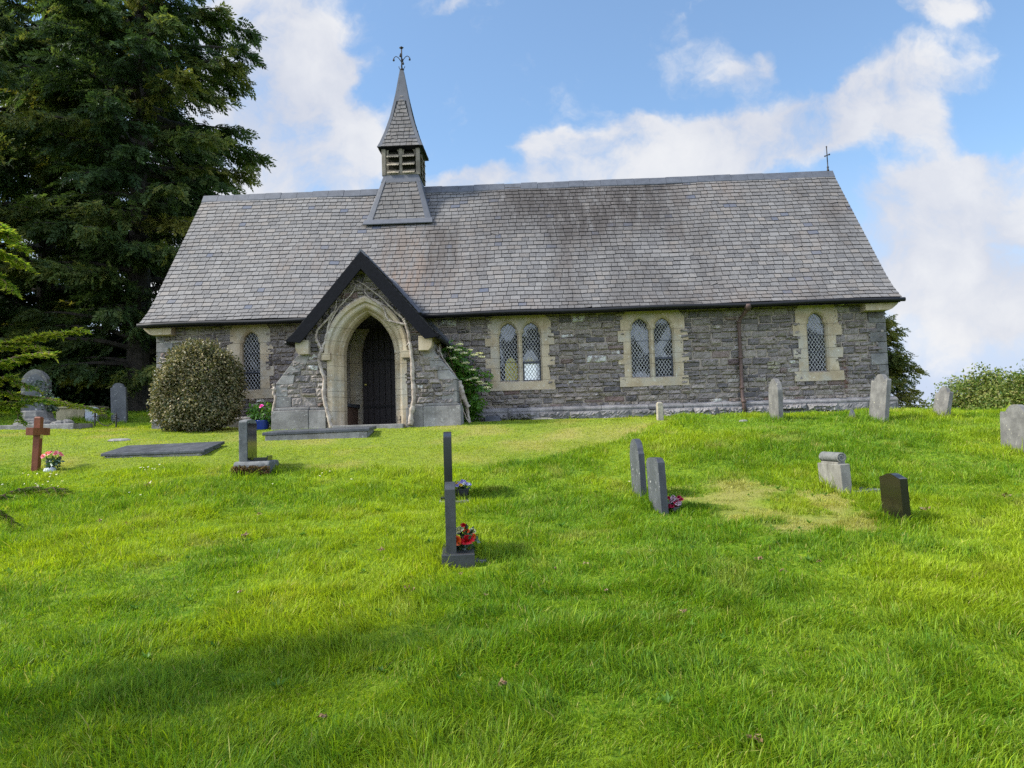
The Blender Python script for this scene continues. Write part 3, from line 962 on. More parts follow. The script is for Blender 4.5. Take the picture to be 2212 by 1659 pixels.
def window(ic, xc, lights):
    dbl = len(lights) == 2
    if dbl:
        hw = [(.56, 2.55), (.745, 2.33), (.745, 2.04), (.815, 2.04), (.815, 1.775), (.69, 1.775), (.69, 1.49), (.815, 1.49), (.815, 1.255), (.685, 1.255), (.685, .955), (.80, .955), (.80, .725)]
    else:
        hw = [(.34, 2.58), (.485, 2.36), (.485, 2.06), (.555, 2.06), (.555, 1.775), (.44, 1.775), (.44, 1.49), (.565, 1.49), (.565, 1.255), (.45, 1.255), (.45, .955), (.56, .955), (.56, .725)]
    rq = random.Random(ic)
    hwr = [(a + rq.uniform(-.02, .02) * (i > 2), z) for i, (a, z) in enumerate(hw)]
    outline = [(xc - a, z) for a, z in hw] + [(xc + a, z) for a, z in hwr[::-1]]
    holes = []
    for c in lights:
        o1 = lancet(c, .25, .915, 2.03, 2.375)
        o2 = lancet(c, .212, .925, 2.03, 2.325, cusp=.03)
        holes.append([(0, o1), (.055, o2), (.24, o2)])
    s = MB().prism(outline, -.055, .25, holes).build('surround', M['sand'], None)
    win = bpy.data.objects.new('window', None)
    COL.objects.link(win); win.parent = church
    s.parent = win
    sill = MB().hexa([(lights[0] - .25, -.054, .90), (lights[-1] + .25, -.054, .90), (lights[-1] + .25, .20, .90), (lights[0] - .25, .20, .90),
                      (lights[0] - .25, -.054, .918), (lights[-1] + .25, -.054, .918), (lights[-1] + .25, .20, .985), (lights[0] - .25, .20, .985)])
    sill.build('sill', M['sand'], win)
    for li, c in enumerate(lights):
        rng = np.random.default_rng(100 + ic * 10 + li)
        a, b = .0775, .118
        V, F, T, n0 = [], [], [], 0
        LV = MB()
        case = (dbl and li == 1) or ic == 0
        ztop_case = 1.39 if dbl else 1.37
        for j in range(-1, 26):
            for i in range(-4, 5):
                px = c + (i + .5 * (j % 2)) * a
                pz = .93 + j * b / 2
                if abs(px - c) > .27 or pz > 2.40: continue
                tl = rng.normal(0, .02, 2)
                k = np.array([(-a / 2, 0), (0, -b / 2), (a / 2, 0), (0, b / 2)])
                yo = .10 + k[:, 0] * tl[0] + k[:, 1] * tl[1]
                V.append(np.stack([px + k[:, 0], yo, pz + k[:, 1]], 1))
                F.append([n0, n0 + 1, n0 + 2, n0 + 3]); n0 += 4
                # panes that are obscured, in the shapes seen in each light
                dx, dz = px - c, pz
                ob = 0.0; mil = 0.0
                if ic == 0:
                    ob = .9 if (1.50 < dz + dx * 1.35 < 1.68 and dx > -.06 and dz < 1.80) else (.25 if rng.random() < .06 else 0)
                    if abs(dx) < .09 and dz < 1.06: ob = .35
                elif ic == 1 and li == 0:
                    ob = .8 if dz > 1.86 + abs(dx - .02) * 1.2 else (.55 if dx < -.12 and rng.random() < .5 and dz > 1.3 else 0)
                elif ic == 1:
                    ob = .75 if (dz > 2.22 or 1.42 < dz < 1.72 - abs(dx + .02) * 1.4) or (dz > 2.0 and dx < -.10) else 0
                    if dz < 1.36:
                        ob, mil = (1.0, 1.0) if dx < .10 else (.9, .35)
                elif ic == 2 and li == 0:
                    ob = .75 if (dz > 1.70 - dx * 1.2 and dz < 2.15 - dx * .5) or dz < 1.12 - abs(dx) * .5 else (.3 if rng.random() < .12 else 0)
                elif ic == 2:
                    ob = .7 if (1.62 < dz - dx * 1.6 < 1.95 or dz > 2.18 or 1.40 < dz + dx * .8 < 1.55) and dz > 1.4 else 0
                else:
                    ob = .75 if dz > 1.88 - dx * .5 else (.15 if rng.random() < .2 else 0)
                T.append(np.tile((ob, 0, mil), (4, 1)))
        pane = np_mesh('pane', np.concatenate(V), [np.array(F)], M['glass'], win, attrs={'tint': np.concatenate(T)})
        for s in (1, -1):
            for q in range(-30, 31):
                x0 = c + q * a
                # line x = x0 + s*(z-.93)*a/b, clipped to the light
                z0 = max(.92, min(.93 + (c - .215 - x0) / (s * a / b), .93 + (c + .215 - x0) / (s * a / b)))
                z1 = min(2.33, max(.93 + (c - .215 - x0) / (s * a / b), .93 + (c + .215 - x0) / (s * a / b)))
                if z1 - z0 < .02: continue
                p0 = np.array((x0 + s * (z0 - .93) * a / b, .093, z0)); p1 = np.array((x0 + s * (z1 - .93) * a / b, .093, z1))
                LV.tube([p0, p1], .0066, 4, caps=False)
        LV.build('lattice', M['came'], win, fix=False)
        if case:
            fz0, fz1 = .935, ztop_case
            m4 = MB().box(c - .212, c - .178, .06, .12, fz0, fz1).box(c + .178, c + .212, .06, .12, fz0, fz1).box(c - .178, c + .178, .062, .118, fz0, fz0 + .035).box(c - .178, c + .178, .062, .118, fz1 - .035, fz1)
            m4.build('casement', M['case'], win, bevel=.004)
        for zb_ in (1.40, 1.80): MB().box(c - .22, c + .22, .084, .090, zb_ - .006, zb_ + .006).build('saddle_bar', M['case'], win)
    return win


for i, (c, l) in enumerate(WINS): window(i, c, l)
# two amber lancets in the far wall, seen through the nave, and the dim inside
for c in (8.22, 8.80):
    o = lancet(c, .20, 1.05, 1.78, 2.10)
    wv = MB().prism([(c - .235, 1.0), (c - .235, 2.16), (c + .22, 2.16), (c + .22, 1.0)], W_CH - .40, W_CH - .1, [[(0, o), (.3, o)]]).build('far_window', M['sand'], church)
    MB().prism(lancet(c, .205, 1.045, 1.78, 2.105), W_CH - .26, W_CH - .25).build('pane', M['amber'], wv)
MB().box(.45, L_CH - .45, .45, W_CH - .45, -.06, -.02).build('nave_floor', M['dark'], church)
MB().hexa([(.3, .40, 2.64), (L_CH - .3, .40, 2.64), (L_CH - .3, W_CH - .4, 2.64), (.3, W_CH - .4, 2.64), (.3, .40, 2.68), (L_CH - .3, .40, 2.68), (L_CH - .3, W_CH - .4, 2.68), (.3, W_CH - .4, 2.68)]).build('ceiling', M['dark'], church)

# roof: every slate laid on the bell-cast front slope


def slope_pt(s):
    i = np.clip(np.searchsorted(_pl, s, 'right') - 1, 0, len(PROF) - 2)
    t = (s - _pl[i]) / (_pl[i + 1] - _pl[i])
    p = PROF[i] + (PROF[i + 1] - PROF[i]) * t[..., None]
    d = PROF[i + 1] - PROF[i]
    d = d / np.linalg.norm(d, axis=-1, keepdims=True)
    return p, np.stack([-d[..., 1], d[..., 0]], -1)


def slate_field(x0, x1, S, exposure, frame, seed, wmin=.20, wmax=.33, xlim=None, stain=None):
    """frame(x, s) -> point and outward normal on the slope; s runs up from the eave"""
    rng = np.random.default_rng(seed)
    nrow = int(round(S / exposure))
    ex = S / nrow
    A = []
    for r in range(nrow):
        lo, hi = xlim(r * ex / S) if xlim else (x0, x1)
        x = lo - rng.uniform(0, .12) * 0
        first = True
        while x < hi - .01:
            ww = rng.uniform(wmin, wmax)
            if first: ww *= rng.uniform(.45, 1); first = False
            xe = min(x + ww, hi)
            if hi - xe < .09: xe = hi
            A.append((x, xe, r * ex, (r + 1) * ex + .02))
            x = xe
    A = np.array(A)
    n = len(A)
    s0 = A[:, 2] + rng.normal(0, .005, n)
    s1 = np.minimum(A[:, 3], S)
    tl = np.where(rng.random(n) < .025, rng.normal(0, .016, n), rng.normal(0, .004, n))
    V = []
    th = .013 + .006 * rng.random(n)
    gap = .0055
    for top in (0, 1):
        for (xs, ss, dd) in ((A[:, 0] + gap, s0 + tl, .006), (A[:, 1] - gap, s0 - tl, .006), (A[:, 1] - gap, s1, 0.0), (A[:, 0] + gap, s1, 0.0)):
            P, N = frame(xs, np.clip(ss, 0.0, S))
            ex_ = np.where(ss < 0, ss, 0)
            V.append(P + N * ((dd + (th if (top and dd > 0) else (.003 if top else 0.0))) if not np.isscalar(th) else 0)[:, None] if top and dd > 0 else P + N * (dd + .003 * top))
    V = np.stack(V, 1)
    b = np.arange(n) * 8
    # lower and side edges get own corners, coloured dark as shade lines between slates
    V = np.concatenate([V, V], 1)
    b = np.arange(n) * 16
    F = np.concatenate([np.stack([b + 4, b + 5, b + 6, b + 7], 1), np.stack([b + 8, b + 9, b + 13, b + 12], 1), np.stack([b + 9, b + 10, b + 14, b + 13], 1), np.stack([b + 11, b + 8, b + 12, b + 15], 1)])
    tone = np.clip(rng.normal(.52, .27, n), 0, 1)
    warm = np.clip(rng.random(n) ** 4 * .8, 0, 1)
    new = (rng.random(n) < .018) * rng.uniform(.6, 1, n)
    T = np.repeat(np.stack([tone, warm, new], 1)[:, None], 16, 1)
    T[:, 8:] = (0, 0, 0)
    T = T.reshape(-1, 3)
    V = V.reshape(-1, 3)
    ST = stain(V) if stain else np.zeros((len(V), 3))
    ST = ST.reshape(-1, 16, 3); ST[:, 8:, 0] = 1.0; ST[:, 8:, 2] = 1.0; ST = ST.reshape(-1, 3)  # edge corners carry the painted shade line, not a stain
    return V, F, T, ST


def main_frame(xs, ss):
    p, nn = slope_pt(ss)
    wav = .012 * np.sin(xs * .9) + .008 * np.sin(xs * 2.3 + 1)
    P = np.stack([xs, p[:, 0] + nn[:, 0] * wav, p[:, 1] + nn[:, 1] * wav], 1)
    return P, np.stack([np.zeros_like(xs), nn[:, 0], nn[:, 1]], 1)


def main_stain(V):
    x, z = V[:, 0], V[:, 2]
    up = np.clip((z - 2.6) / 4.0, 0, 1)
    n1 = vnoise(x, z * .6, 1.4, 41, 3)
    dk = 1.1 * np.exp(-((x - 10.4) / 2.8) ** 4) * sstep(.35, .80, up) * sstep(.15, .5, n1)
    dk += .55 * sstep(14.0, 17, x) * sstep(.45, .9, up) * sstep(.3, .65, n1)
    n2 = vnoise(x * 3.2, z * .35, .9, 44, 3)
    dk += .75 * np.exp(-((x - 6.5) / 1.3) ** 2) * sstep(.80, .55, up) * sstep(.08, .4, up) * sstep(.42, .62, n2)
    dk += .5 * sstep(.5, .75, n1) * sstep(6, 9, x)
    rust = .85 * np.exp(-((x - 6.0) / 1.2) ** 2) * sstep(.75, .5, up) * sstep(0.0, .25, up) + .5 * np.exp(-((x - 11.5) / 2.2) ** 2) * sstep(.5, .9, up)
    rust += .35 * sstep(.55, .75, vnoise(x, z, .9, 43, 3))
    return np.stack([np.clip(dk, 0, 1), np.clip(rust, 0, 1), np.zeros_like(x)], 1)


X0R, X1R = -.25, 17.34
roof_under = MB()
PU = PROF.copy()
loops = []
for off in (-.012, -.10):
    nn = np.stack([-(np.gradient(PROF[:, 1])), np.gradient(PROF[:, 0])], 1)
    nn /= np.linalg.norm(nn, axis=1)[:, None]
    loops.append(PROF + nn * off)
fr = np.concatenate([loops[0], loops[1][::-1]])
roof_under.loft([np.stack([np.full(len(fr), xx), fr[:, 0], fr[:, 1]], 1) for xx in (X0R + .02, X1R - .02)], True, True)
bk = fr.copy(); bk[:, 0] = 2 * 3.12 - bk[:, 0] + .001
roof_under.loft([np.stack([np.full(len(bk), xx), bk[:, 0], bk[:, 1]], 1) for xx in (X0R + .02, X1R - .02)], True, True)
roof = roof_under.build('roof', M['underlay'], church)
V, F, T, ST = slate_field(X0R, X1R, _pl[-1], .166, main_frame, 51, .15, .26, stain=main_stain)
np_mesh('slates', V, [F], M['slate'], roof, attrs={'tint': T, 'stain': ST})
V2 = V.copy(); V2[:, 1] = 6.24 - V2[:, 1]
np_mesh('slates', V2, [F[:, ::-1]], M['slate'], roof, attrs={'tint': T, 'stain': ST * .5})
mb = MB()
x = X0R
rq = random.Random(3)
while x < X1R - .01:
    x1 = min(x + .45 * rq.uniform(.93, 1.05), X1R)
    dz = rq.uniform(-.008, .008)
    mb.loft([[(xx, 3.12 - .17, 6.63 - .185 + dz), (xx, 3.12 - .172, 6.63 - .16 + dz), (xx, 3.12 - .03, 6.68 + dz), (xx, 3.12 + .03, 6.68 + dz), (xx, 3.12 + .172, 6.63 - .16 + dz), (xx, 3.12 + .17, 6.63 - .185 + dz)] for xx in (x + .003, x1 - .003)], True, True, (rq.random() * .5, 0, .5 + .4 * rq.random()))
    x = x1
mb.build('ridge_tiles', M['ridge'], roof)
# eaves gutter and its board
mb = MB()
mb.tube([(xx, -.47, 2.50 + .012 * math.sin(xx * 1.7)) for xx in np.linspace(X0R - .02, 3.95, 12)], .048, 8)
mb.build('gutter', M['gutter'], church, smooth=True); mb = MB()
mb.tube([(xx, -.47, 2.50 + .012 * math.sin(xx * 1.7)) for xx in np.linspace(6.42, X1R + .04, 26)], .048, 8)
mb.build('gutter', M['gutter'], church, smooth=True)
mb = MB().box(X0R + .03, X1R - .03, -.40, -.36, 2.44, 2.53)
mb.build('eaves_board', M['black'], church)
MB().box(X0R + .03, X1R - .03, -.358, .02, 2.585, 2.60).build('eaves_soffit', M['black'], church)
# downpipe
mb = MB()
mb.tube([(13.86, -.45, 2.47), (13.86, -.43, 2.38), (13.76, -.14, 2.22), (13.735, -.11, 2.12), (13.735, -.11, 1.2), (13.735, -.11, .42), (13.735, -.20, .30), (13.735, -.22, .02)], .042, 10)
for zz in (2.15, 1.32, .62, .30): mb.lathe([(.052, -.03), (.06, -.02), (.06, .02), (.052, .03)], (13.735, -.11 if zz > .4 else -.2, zz), 10)
mb.lathe([(.05, -.05), (.085, .05), (.085, .10)], (13.86, -.45, 2.40), 10)
mb.build('downpipe', M['rustpipe'], church, smooth=True)
# kneelers: buff stones that carry the roof corners
for (x0, x1, tip) in ((-.02, .44, -.24), (L_CH + .02, 16.56, L_CH + .25)):
    s = 1 if x1 > x0 else -1
    P = [(x1, 2.285), (x0, 2.285), (x0 - s * .06, 2.31), (x0 + (tip - x0) * .75, 2.40), (tip, 2.47), (tip, 2.57), (x1, 2.57)]
    if s < 0: P = P[::-1]
    MB().prism(P, -.30 if s > 0 else -.32, .2).build('kneeler', M['sand'], church, bevel=.008)
# rusty run-off below the east window, pale lichen on single stones
# iron cross on the ridge end
mb = MB()
cx_, cy_, cz_ = 0.0, 0.0, 0.0
mb.lathe([(.06, 0), (.05, .06), (.028, .12), (.045, .18), (.022, .22), (.018, .45)], (cx_, cy_, cz_), 8)
mb.tube([(cx_, cy_, cz_ + .3), (cx_ - .01, cy_, cz_ + .98)], .02, 6)
mb.tube([(cx_, cy_ - .20, cz_ + .62), (cx_, cy_ + .20, cz_ + .70)], .018, 6)
mb.tube([(cx_ - .08, cy_, cz_ + .63), (cx_ + .08, cy_, cz_ + .68)], .018, 6)
for (dx, dy, dz) in ((-.01, 0, 1.0), (0, -.22, .62), (0, .22, .70), (.09, 0, .685), (-.09, 0, .625)):
    mb.lathe([(.005, -.035), (.036, 0), (.005, .035)], (cx_ + dx, cy_ + dy, cz_ + dz), 6)
mb.transform(Matrix.Translation((17.22, 3.12, 6.66)) @ Matrix.Scale(.70, 4))
mb.build('gable_cross', M['iron'], church, smooth=True)

# bellcote ---------------------------------------------------------------
BX, BY = 5.465, 3.12
bell = bpy.data.objects.new('bellcote', None); COL.objects.link(bell); bell.parent = church


def frustum(h0, z0, h1, z1, d0=None, d1=None):
    d0 = d0 or h0; d1 = d1 or h1
    return [(BX - h0, BY - d0, z0), (BX + h0, BY - d0, z0), (BX + h0, BY + d0, z0), (BX - h0, BY + d0, z0),
            (BX - h1, BY - d1, z1), (BX + h1, BY - d1, z1), (BX + h1, BY + d1, z1), (BX - h1, BY + d1, z1)]


MB().hexa(frustum(.87, 5.42, .46, 6.90, 1.01, .46)).build('skirt', M['underlay'], bell)
_fa, _fb = np.array([-1.02, 5.45]), np.array([-.47, 6.90])     # front face of the skirt: (dy,z) bottom and top
_sl = np.linalg.norm(_fb - _fa)
_dn = (_fb - _fa) / _sl


def skirt_frame(xs, ss):
    y = BY + _fa[0] + _dn[0] * ss; z = _fa[1] + _dn[1] * ss
    return np.stack([xs, y, z], 1), np.tile((0, -_dn[1], _dn[0]), (len(xs), 1))


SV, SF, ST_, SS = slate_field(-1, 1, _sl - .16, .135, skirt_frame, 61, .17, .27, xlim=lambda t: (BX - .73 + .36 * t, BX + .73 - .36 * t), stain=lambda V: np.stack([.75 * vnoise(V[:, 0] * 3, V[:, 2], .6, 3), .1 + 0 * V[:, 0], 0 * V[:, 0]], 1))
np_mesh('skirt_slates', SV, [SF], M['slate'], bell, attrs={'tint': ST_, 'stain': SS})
# lead hips, cap and apron of the skirt
mb = MB()
for s in (-1, 1):
    P = lambda t, o, e: (BX + s * ((.885 - .415 * t) - o), BY + (-1.02 + .55 * t) - e * .93, 5.45 + 1.45 * t + e * .36)
    mb.loft([[P(0, 0, .016), P(0, .17, .03), P(0, .17, .0), P(0, 0, -.02)], [P(1, 0, .016), P(1, .10, .03), P(1, .10, 0), P(1, 0, -.02)]], True, True)
    mb.hexa([(BX + s * .88, BY - 1.03, 5.44), (BX + s * .90, BY - 1.0, 5.44), (BX + s * .90, BY + 1.0, 5.44), (BX + s * .86, BY + 1.0, 5.44), (BX + s * .465, BY - .48, 6.9), (BX + s * .48, BY - .46, 6.9), (BX + s * .48, BY + .46, 6.9), (BX + s * .46, BY + .46, 6.9)])
mb.hexa([(BX - .55, BY - .585, 6.66), (BX + .55, BY - .585, 6.66), (BX + .53, BY - .5, 6.66), (BX - .53, BY - .5, 6.66), (BX - .475, BY - .505, 6.905), (BX + .475, BY - .505, 6.905), (BX + .47, BY - .45, 6.91), (BX - .47, BY - .45, 6.91)])
mb.hexa([(BX - .95, BY - 1.145, 5.345), (BX + .92, BY - 1.145, 5.345), (BX + .92, BY - 1.0, 5.50), (BX - .95, BY - 1.0, 5.50), (BX - .95, BY - 1.16, 5.37), (BX + .92, BY - 1.16, 5.37), (BX + .90, BY - 1.02, 5.525), (BX - .92, BY - 1.02, 5.525)])
mb.build('lead_flashing', M['lead'], bell, bevel=.006)
# belfry frame: corner posts, middle posts, rails
HB = .47
mb = MB()
for sx_ in (-1, 1):
    for sy_ in (-1, 1):
        mb.box(BX + sx_ * HB - .055, BX + sx_ * HB + .055, BY + sy_ * HB - .055, BY + sy_ * HB + .055, 6.88, 7.75)
for sg in (-1, 1):
    mb.box(BX - .04, BX + .04, BY + sg * HB - .05, BY + sg * HB + .05, 6.90, 7.72)
    mb.box(BX + sg * HB - .05, BX + sg * HB + .05, BY - .04, BY + .04, 6.90, 7.72)
    mb.box(BX - HB + .055, BX + HB - .055, BY + sg * HB - .045, BY + sg * HB + .045, 6.89, 6.95)
    mb.box(BX + sg * HB - .045, BX + sg * HB + .045, BY - HB + .055, BY + HB - .055, 6.89, 6.95)
mb.build('belfry_frame', M['oak'], bell, bevel=.008)
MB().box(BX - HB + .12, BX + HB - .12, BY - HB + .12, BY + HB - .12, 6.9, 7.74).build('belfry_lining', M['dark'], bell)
# traceried heads with trefoil openings
for sg in (-1, 1):
    for c in (-.215, .215):
        hole = []
        for t in np.linspace(0, math.pi, 17):
            rr = .125 + .028 * abs(math.cos(1.5 * t + math.pi / 2)) if True else 0
            hole.append((-rr * math.cos(t), 7.50 + rr * 1.12 * math.sin(t)))
        hole = [(-.15, 7.452)] + hole + [(.15, 7.452)]
        outl = [(-.175, 7.45), (-.175, 7.72), (.175, 7.72), (.175, 7.45)]
        q = MB().prism(outl, -.02, .02, [[(0, hole), (.04, hole)]])
        for V_ in q.V:
            x_, y_ = V_[:, 0].copy(), V_[:, 1].copy()
            if sg < 0: V_[:, 0], V_[:, 1] = BX + c + x_, BY - HB + .0 + y_
            else: V_[:, 0], V_[:, 1] = BX + HB - y_, BY + c + x_
        q.build('tracery', M['oak'], bell)


def louvre_board(c, z, right):
    """sloping board with a scalloped lower edge"""
    n = 19
    L0, L1 = [], []
    for i in range(n):
        t = -1 + 2 * i / (n - 1)
        sc = .016 * abs(math.sin(i * math.pi / 3.6))
        L0.append((t * .168, -.115 - sc * .3, z - .035 - sc))
        L1.append((t * .168, .08, z + .085))
    up = [(x, y, zz + .022) for x, y, zz in L1]; up0 = [(x, y, zz + .022) for x, y, zz in L0]
    q = MB().loft([L0, up0, up, L1], False, False)
    for V_ in q.V:
        x_, y_ = V_[:, 0].copy(), V_[:, 1].copy()
        if not right: V_[:, 0], V_[:, 1] = BX + c + x_, BY - HB + y_ + .02
        else: V_[:, 0], V_[:, 1] = BX + HB - y_ - .02, BY + c + x_
    q.build('louvre', M['louvre'], bell)


for rt in (False, True):
    for c in (-.215, .215):
        for z in (7.42, 7.19, 6.97): louvre_board(c, z, rt)
# spire with flared foot: slated faces and lead hips
SP = [(.615, 7.66), (.545, 7.82), (.425, 8.17), (.30, 8.62), (.17, 9.25), (.045, 10.03)]
mb = MB()
mb.loft([[(BX - h, BY - h, z), (BX + h, BY - h, z), (BX + h, BY + h, z), (BX - h, BY + h, z)] for h, z in SP], True, True)
mb.build('spire', M['underlay'], bell)
_ps = np.array(SP)
_pq = np.concatenate([[0], np.cumsum(np.linalg.norm(np.diff(_ps, axis=0), axis=1))])


def spire_frame(face):
    def f(xs, ss):
        h = np.interp(ss, _pq, _ps[:, 0]); z = np.interp(ss, _pq, _ps[:, 1])
        e = .02
        dh = np.interp(ss + e, _pq, _ps[:, 0]) - h; dz = np.interp(ss + e, _pq, _ps[:, 1]) - z
        dz = np.where(np.abs(dz) < 1e-6, 1e-3, dz)
        nrm = np.stack([np.zeros_like(xs), -dz, -dh], 1)
        nrm /= np.linalg.norm(nrm, axis=1)[:, None]
        P = np.stack([xs, -h, z], 1)
        for A in (P, nrm):
            x_, y_ = A[:, 0].copy(), A[:, 1].copy()
            c, s = [(1, 0), (0, 1), (-1, 0), (0, -1)][face]
            A[:, 0], A[:, 1] = c * x_ - s * y_, s * x_ + c * y_
        return P + [BX, BY, 0], nrm
    return f


for fc in range(4):
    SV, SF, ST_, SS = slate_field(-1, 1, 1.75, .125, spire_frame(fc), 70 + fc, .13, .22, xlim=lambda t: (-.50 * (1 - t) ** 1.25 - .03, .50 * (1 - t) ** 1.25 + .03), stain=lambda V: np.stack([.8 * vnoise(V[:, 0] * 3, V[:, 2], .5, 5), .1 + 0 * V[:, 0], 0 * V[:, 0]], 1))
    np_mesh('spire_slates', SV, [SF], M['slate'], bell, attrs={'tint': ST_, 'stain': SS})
mb = MB()
for sx_ in (-1, 1):
    for sy_ in (-1, 1):
        A, B = [], []
        for i, (h, z) in enumerate(SP):
            wd = [.10, .09, .08, .07, .06, .03][i]
            e = .014
            A.append([(BX + sx_ * (h + e), BY + sy_ * (h + e), z), (BX + sx_ * (h - wd), BY + sy_ * (h + e), z + .004), (BX + sx_ * (h - wd), BY + sy_ * (h - .01), z)])
            B.append([(BX + sx_ * (h + e), BY + sy_ * (h + e), z), (BX + sx_ * (h + e), BY + sy_ * (h - wd), z + .004), (BX + sx_ * (h - .01), BY + sy_ * (h - wd), z)])
        mb.loft(A, True, True); mb.loft(B, True, True)
h = .135
mb.loft([[(BX - a, BY - a, z), (BX + a, BY - a, z), (BX + a, BY + a, z), (BX - a, BY + a, z)] for a, z in ((.215, 9.10), (.155, 9.42), (.06, 10.02), (.05, 10.06))], True, True)
mb.build('spire_lead', M['lead'], bell)
mb = MB()
mb.hexa(frustum(.60, 7.645, .60, 7.66)).hexa(frustum(.50, 7.60, .56, 7.645)).build('spire_soffit', M['black'], bell)
# wrought iron finial
mb = MB()
fz = 10.04
mb.tube([(BX, BY, fz), (BX, BY, fz + .70)], .021, 6)
mb.lathe([(.012, -.01), (.055, .03), (.07, .06), (.03, .085), (.028, .11)], (BX, BY, fz), 8)
mb.lathe([(.02, 0), (.032, .03), (.02, .06)], (BX, BY, fz + .28), 8)
mb.lathe([(.02, 0), (.05, .03), (.05, .05), (.02, .075)], (BX, BY, fz + .66), 8)
for k in range(4):
    a = k * math.pi / 2
    ca_, sa_ = math.cos(a), math.sin(a)
    arc = [(0.02, .30), (.06, .37), (.11, .43), (.16, .455), (.205, .43), (.225, .385)]
    mb.tube([(BX + r * ca_, BY + r * sa_, fz + z) for r, z in arc], .0115, 5)
    mb.lathe([(.004, .05), (.02, .02), (.032, -.03), (.004, -.05)], (BX + .228 * ca_, BY + .228 * sa_, fz + .36), 6)
    mb.tube([(BX + .03 * ca_, BY + .03 * sa_, fz + .06), (BX + .08 * ca_, BY + .08 * sa_, fz + .12), (BX + .085 * ca_, BY + .085 * sa_, fz + .16)], .010, 5)
    mb.tube([(BX + .03 * ca_, BY + .03 * sa_, fz + .69), (BX + .055 * ca_, BY + .055 * sa_, fz + .71)], .018, 5)
mb.build('finial', M['iron'], bell, smooth=True)

# porch ------------------------------------------------------------------
QX = 5.44                    # centre line
porch = bpy.data.objects.new('porch', None); COL.objects.link(porch); porch.parent = church
FY = -2.05                   # face of the porch wall
QA, QE = 3.60, 1.80          # apex and eave height of its roof
QS = (QA - QE) / 1.54
op = lancet(QX + .03, .83, -.30, 1.45, 2.55)
half = [(1.88, -.3), (1.88, .88), (1.42, 1.49), (1.40, 1.78), (.03, 3.40)]
outl = [(QX - a, z) for a, z in half] + [(QX + a, z) for a, z in half[::-1]]
# the wall is cut as two halves round the arch so that its foot stays open
lo = lancet(QX + .03, .80, -.30, 1.45, 2.50)
mbw = MB()
arch_pts = lo
left = [(QX - a, z) for a, z in half]
poly = left + [(QX + a, z) for a, z in half[::-1]] + arch_pts[::-1]
mbw.prism(poly, FY, FY + .42)
mbw.box(QX - 1.40, QX - 1.02, FY + .42, 0.0, -.3, 1.95).box(QX + 1.02, QX + 1.40, FY + .42, 0.0, -.3, 1.95)
pw = mbw.build('porch_wall', M['mortar'], porch)
hb = lambda z: 1.86 if z < .88 else max(1.42, 1.86 - (z - .88) * .72) if z < 1.5 else (1.40 if z < 1.78 else max(0.05, (3.36 - z) / QS * 1.0 - .02))
aw = lambda z: .80 if z < 1.45 else .80 * math.sqrt(max(0, 1 - ((z - 1.45) / 1.08) ** 1.55)) if z < 2.5 else 0
for sg in (-1, 1):
    lim = (lambda z, s=sg: tuple(sorted((QX + s * (aw(z) + (.0 if z < 2.5 else .0)), QX + s * hb(z)))))
    V, F, T = stones(80 + sg, 0, 1, .40, 3.25, [], xlim=lim, hmin=.09, hmax=.23)
    V[:, 1] += FY
    np_mesh('stonework', V, [F], M['stone'], pw, attrs={'tint': T})
V, F, T = stones(85, FY + .05, -.02, .4, 1.85, [], hmin=.1, hmax=.2)
np_mesh('stonework', np.stack([QX + 1.40 - V[:, 1], V[:, 0], V[:, 2]], 1), [F], M['stone'], pw, attrs={'tint': T})
# dressed corner stones, sloping copings and base of the buttresses
mb = MB()
rq = random.Random(21)
for s in (-1, 1):
    X = lambda a: QX + s * a

    def hexx(a0, a1, z0, z1, b0, b1, fy=-.035, t=None):
        P = [(X(a0), FY + fy, z0), (X(a1), FY + fy, z0), (X(a1), FY + .5, z0), (X(a0), FY + .5, z0), (X(b0), FY + fy, z1), (X(b1), FY + fy, z1), (X(b1), FY + .5, z1), (X(b0), FY + .5, z1)]
        mb.hexa(P, t or (rq.random(), .5, .5))
    hexx(1.20, 1.99, -.4, .345, 1.20, 1.98, -.10); hexx(.84, 1.195, -.4, .335, .84, 1.195, -.095)
    hexx(.84, 1.195, .34, .395, .84, 1.195, -.045); hexx(1.20, 1.98, .35, .41, 1.20, 1.90, -.06)
    hexx(1.58, 1.91, .415, .64, 1.58, 1.91); hexx(1.66, 1.905, .645, .885, 1.66, 1.905)
    # raking coping in three stones
    sl0 = [(1.915, .89), (1.76, 1.09), (1.60, 1.29), (1.43, 1.50)]
    for (a0, z0), (a1, z1) in zip(sl0[:-1], sl0[1:]):
        hexx(a0 - .34 - .05 * rq.random(), a0, z0 + .004, z1 - .004, a1 - .26, a1, -.042)
    mb.build('buttress', M['dressed'], porch, bevel=.014); mb = MB()
for s in (-1, 1):
    q = MB().prism(([(QX + s * 1.15, 1.50), (QX + s * 1.35, 1.50), (QX + s * 1.40, 1.55), (QX + s * 1.43, 1.63), (QX + s * 1.43, 1.80), (QX + s * 1.15, 1.80)])[::s], FY - .20, FY + .1)
    q.build('corbel', M['sand'], porch, bevel=.01)
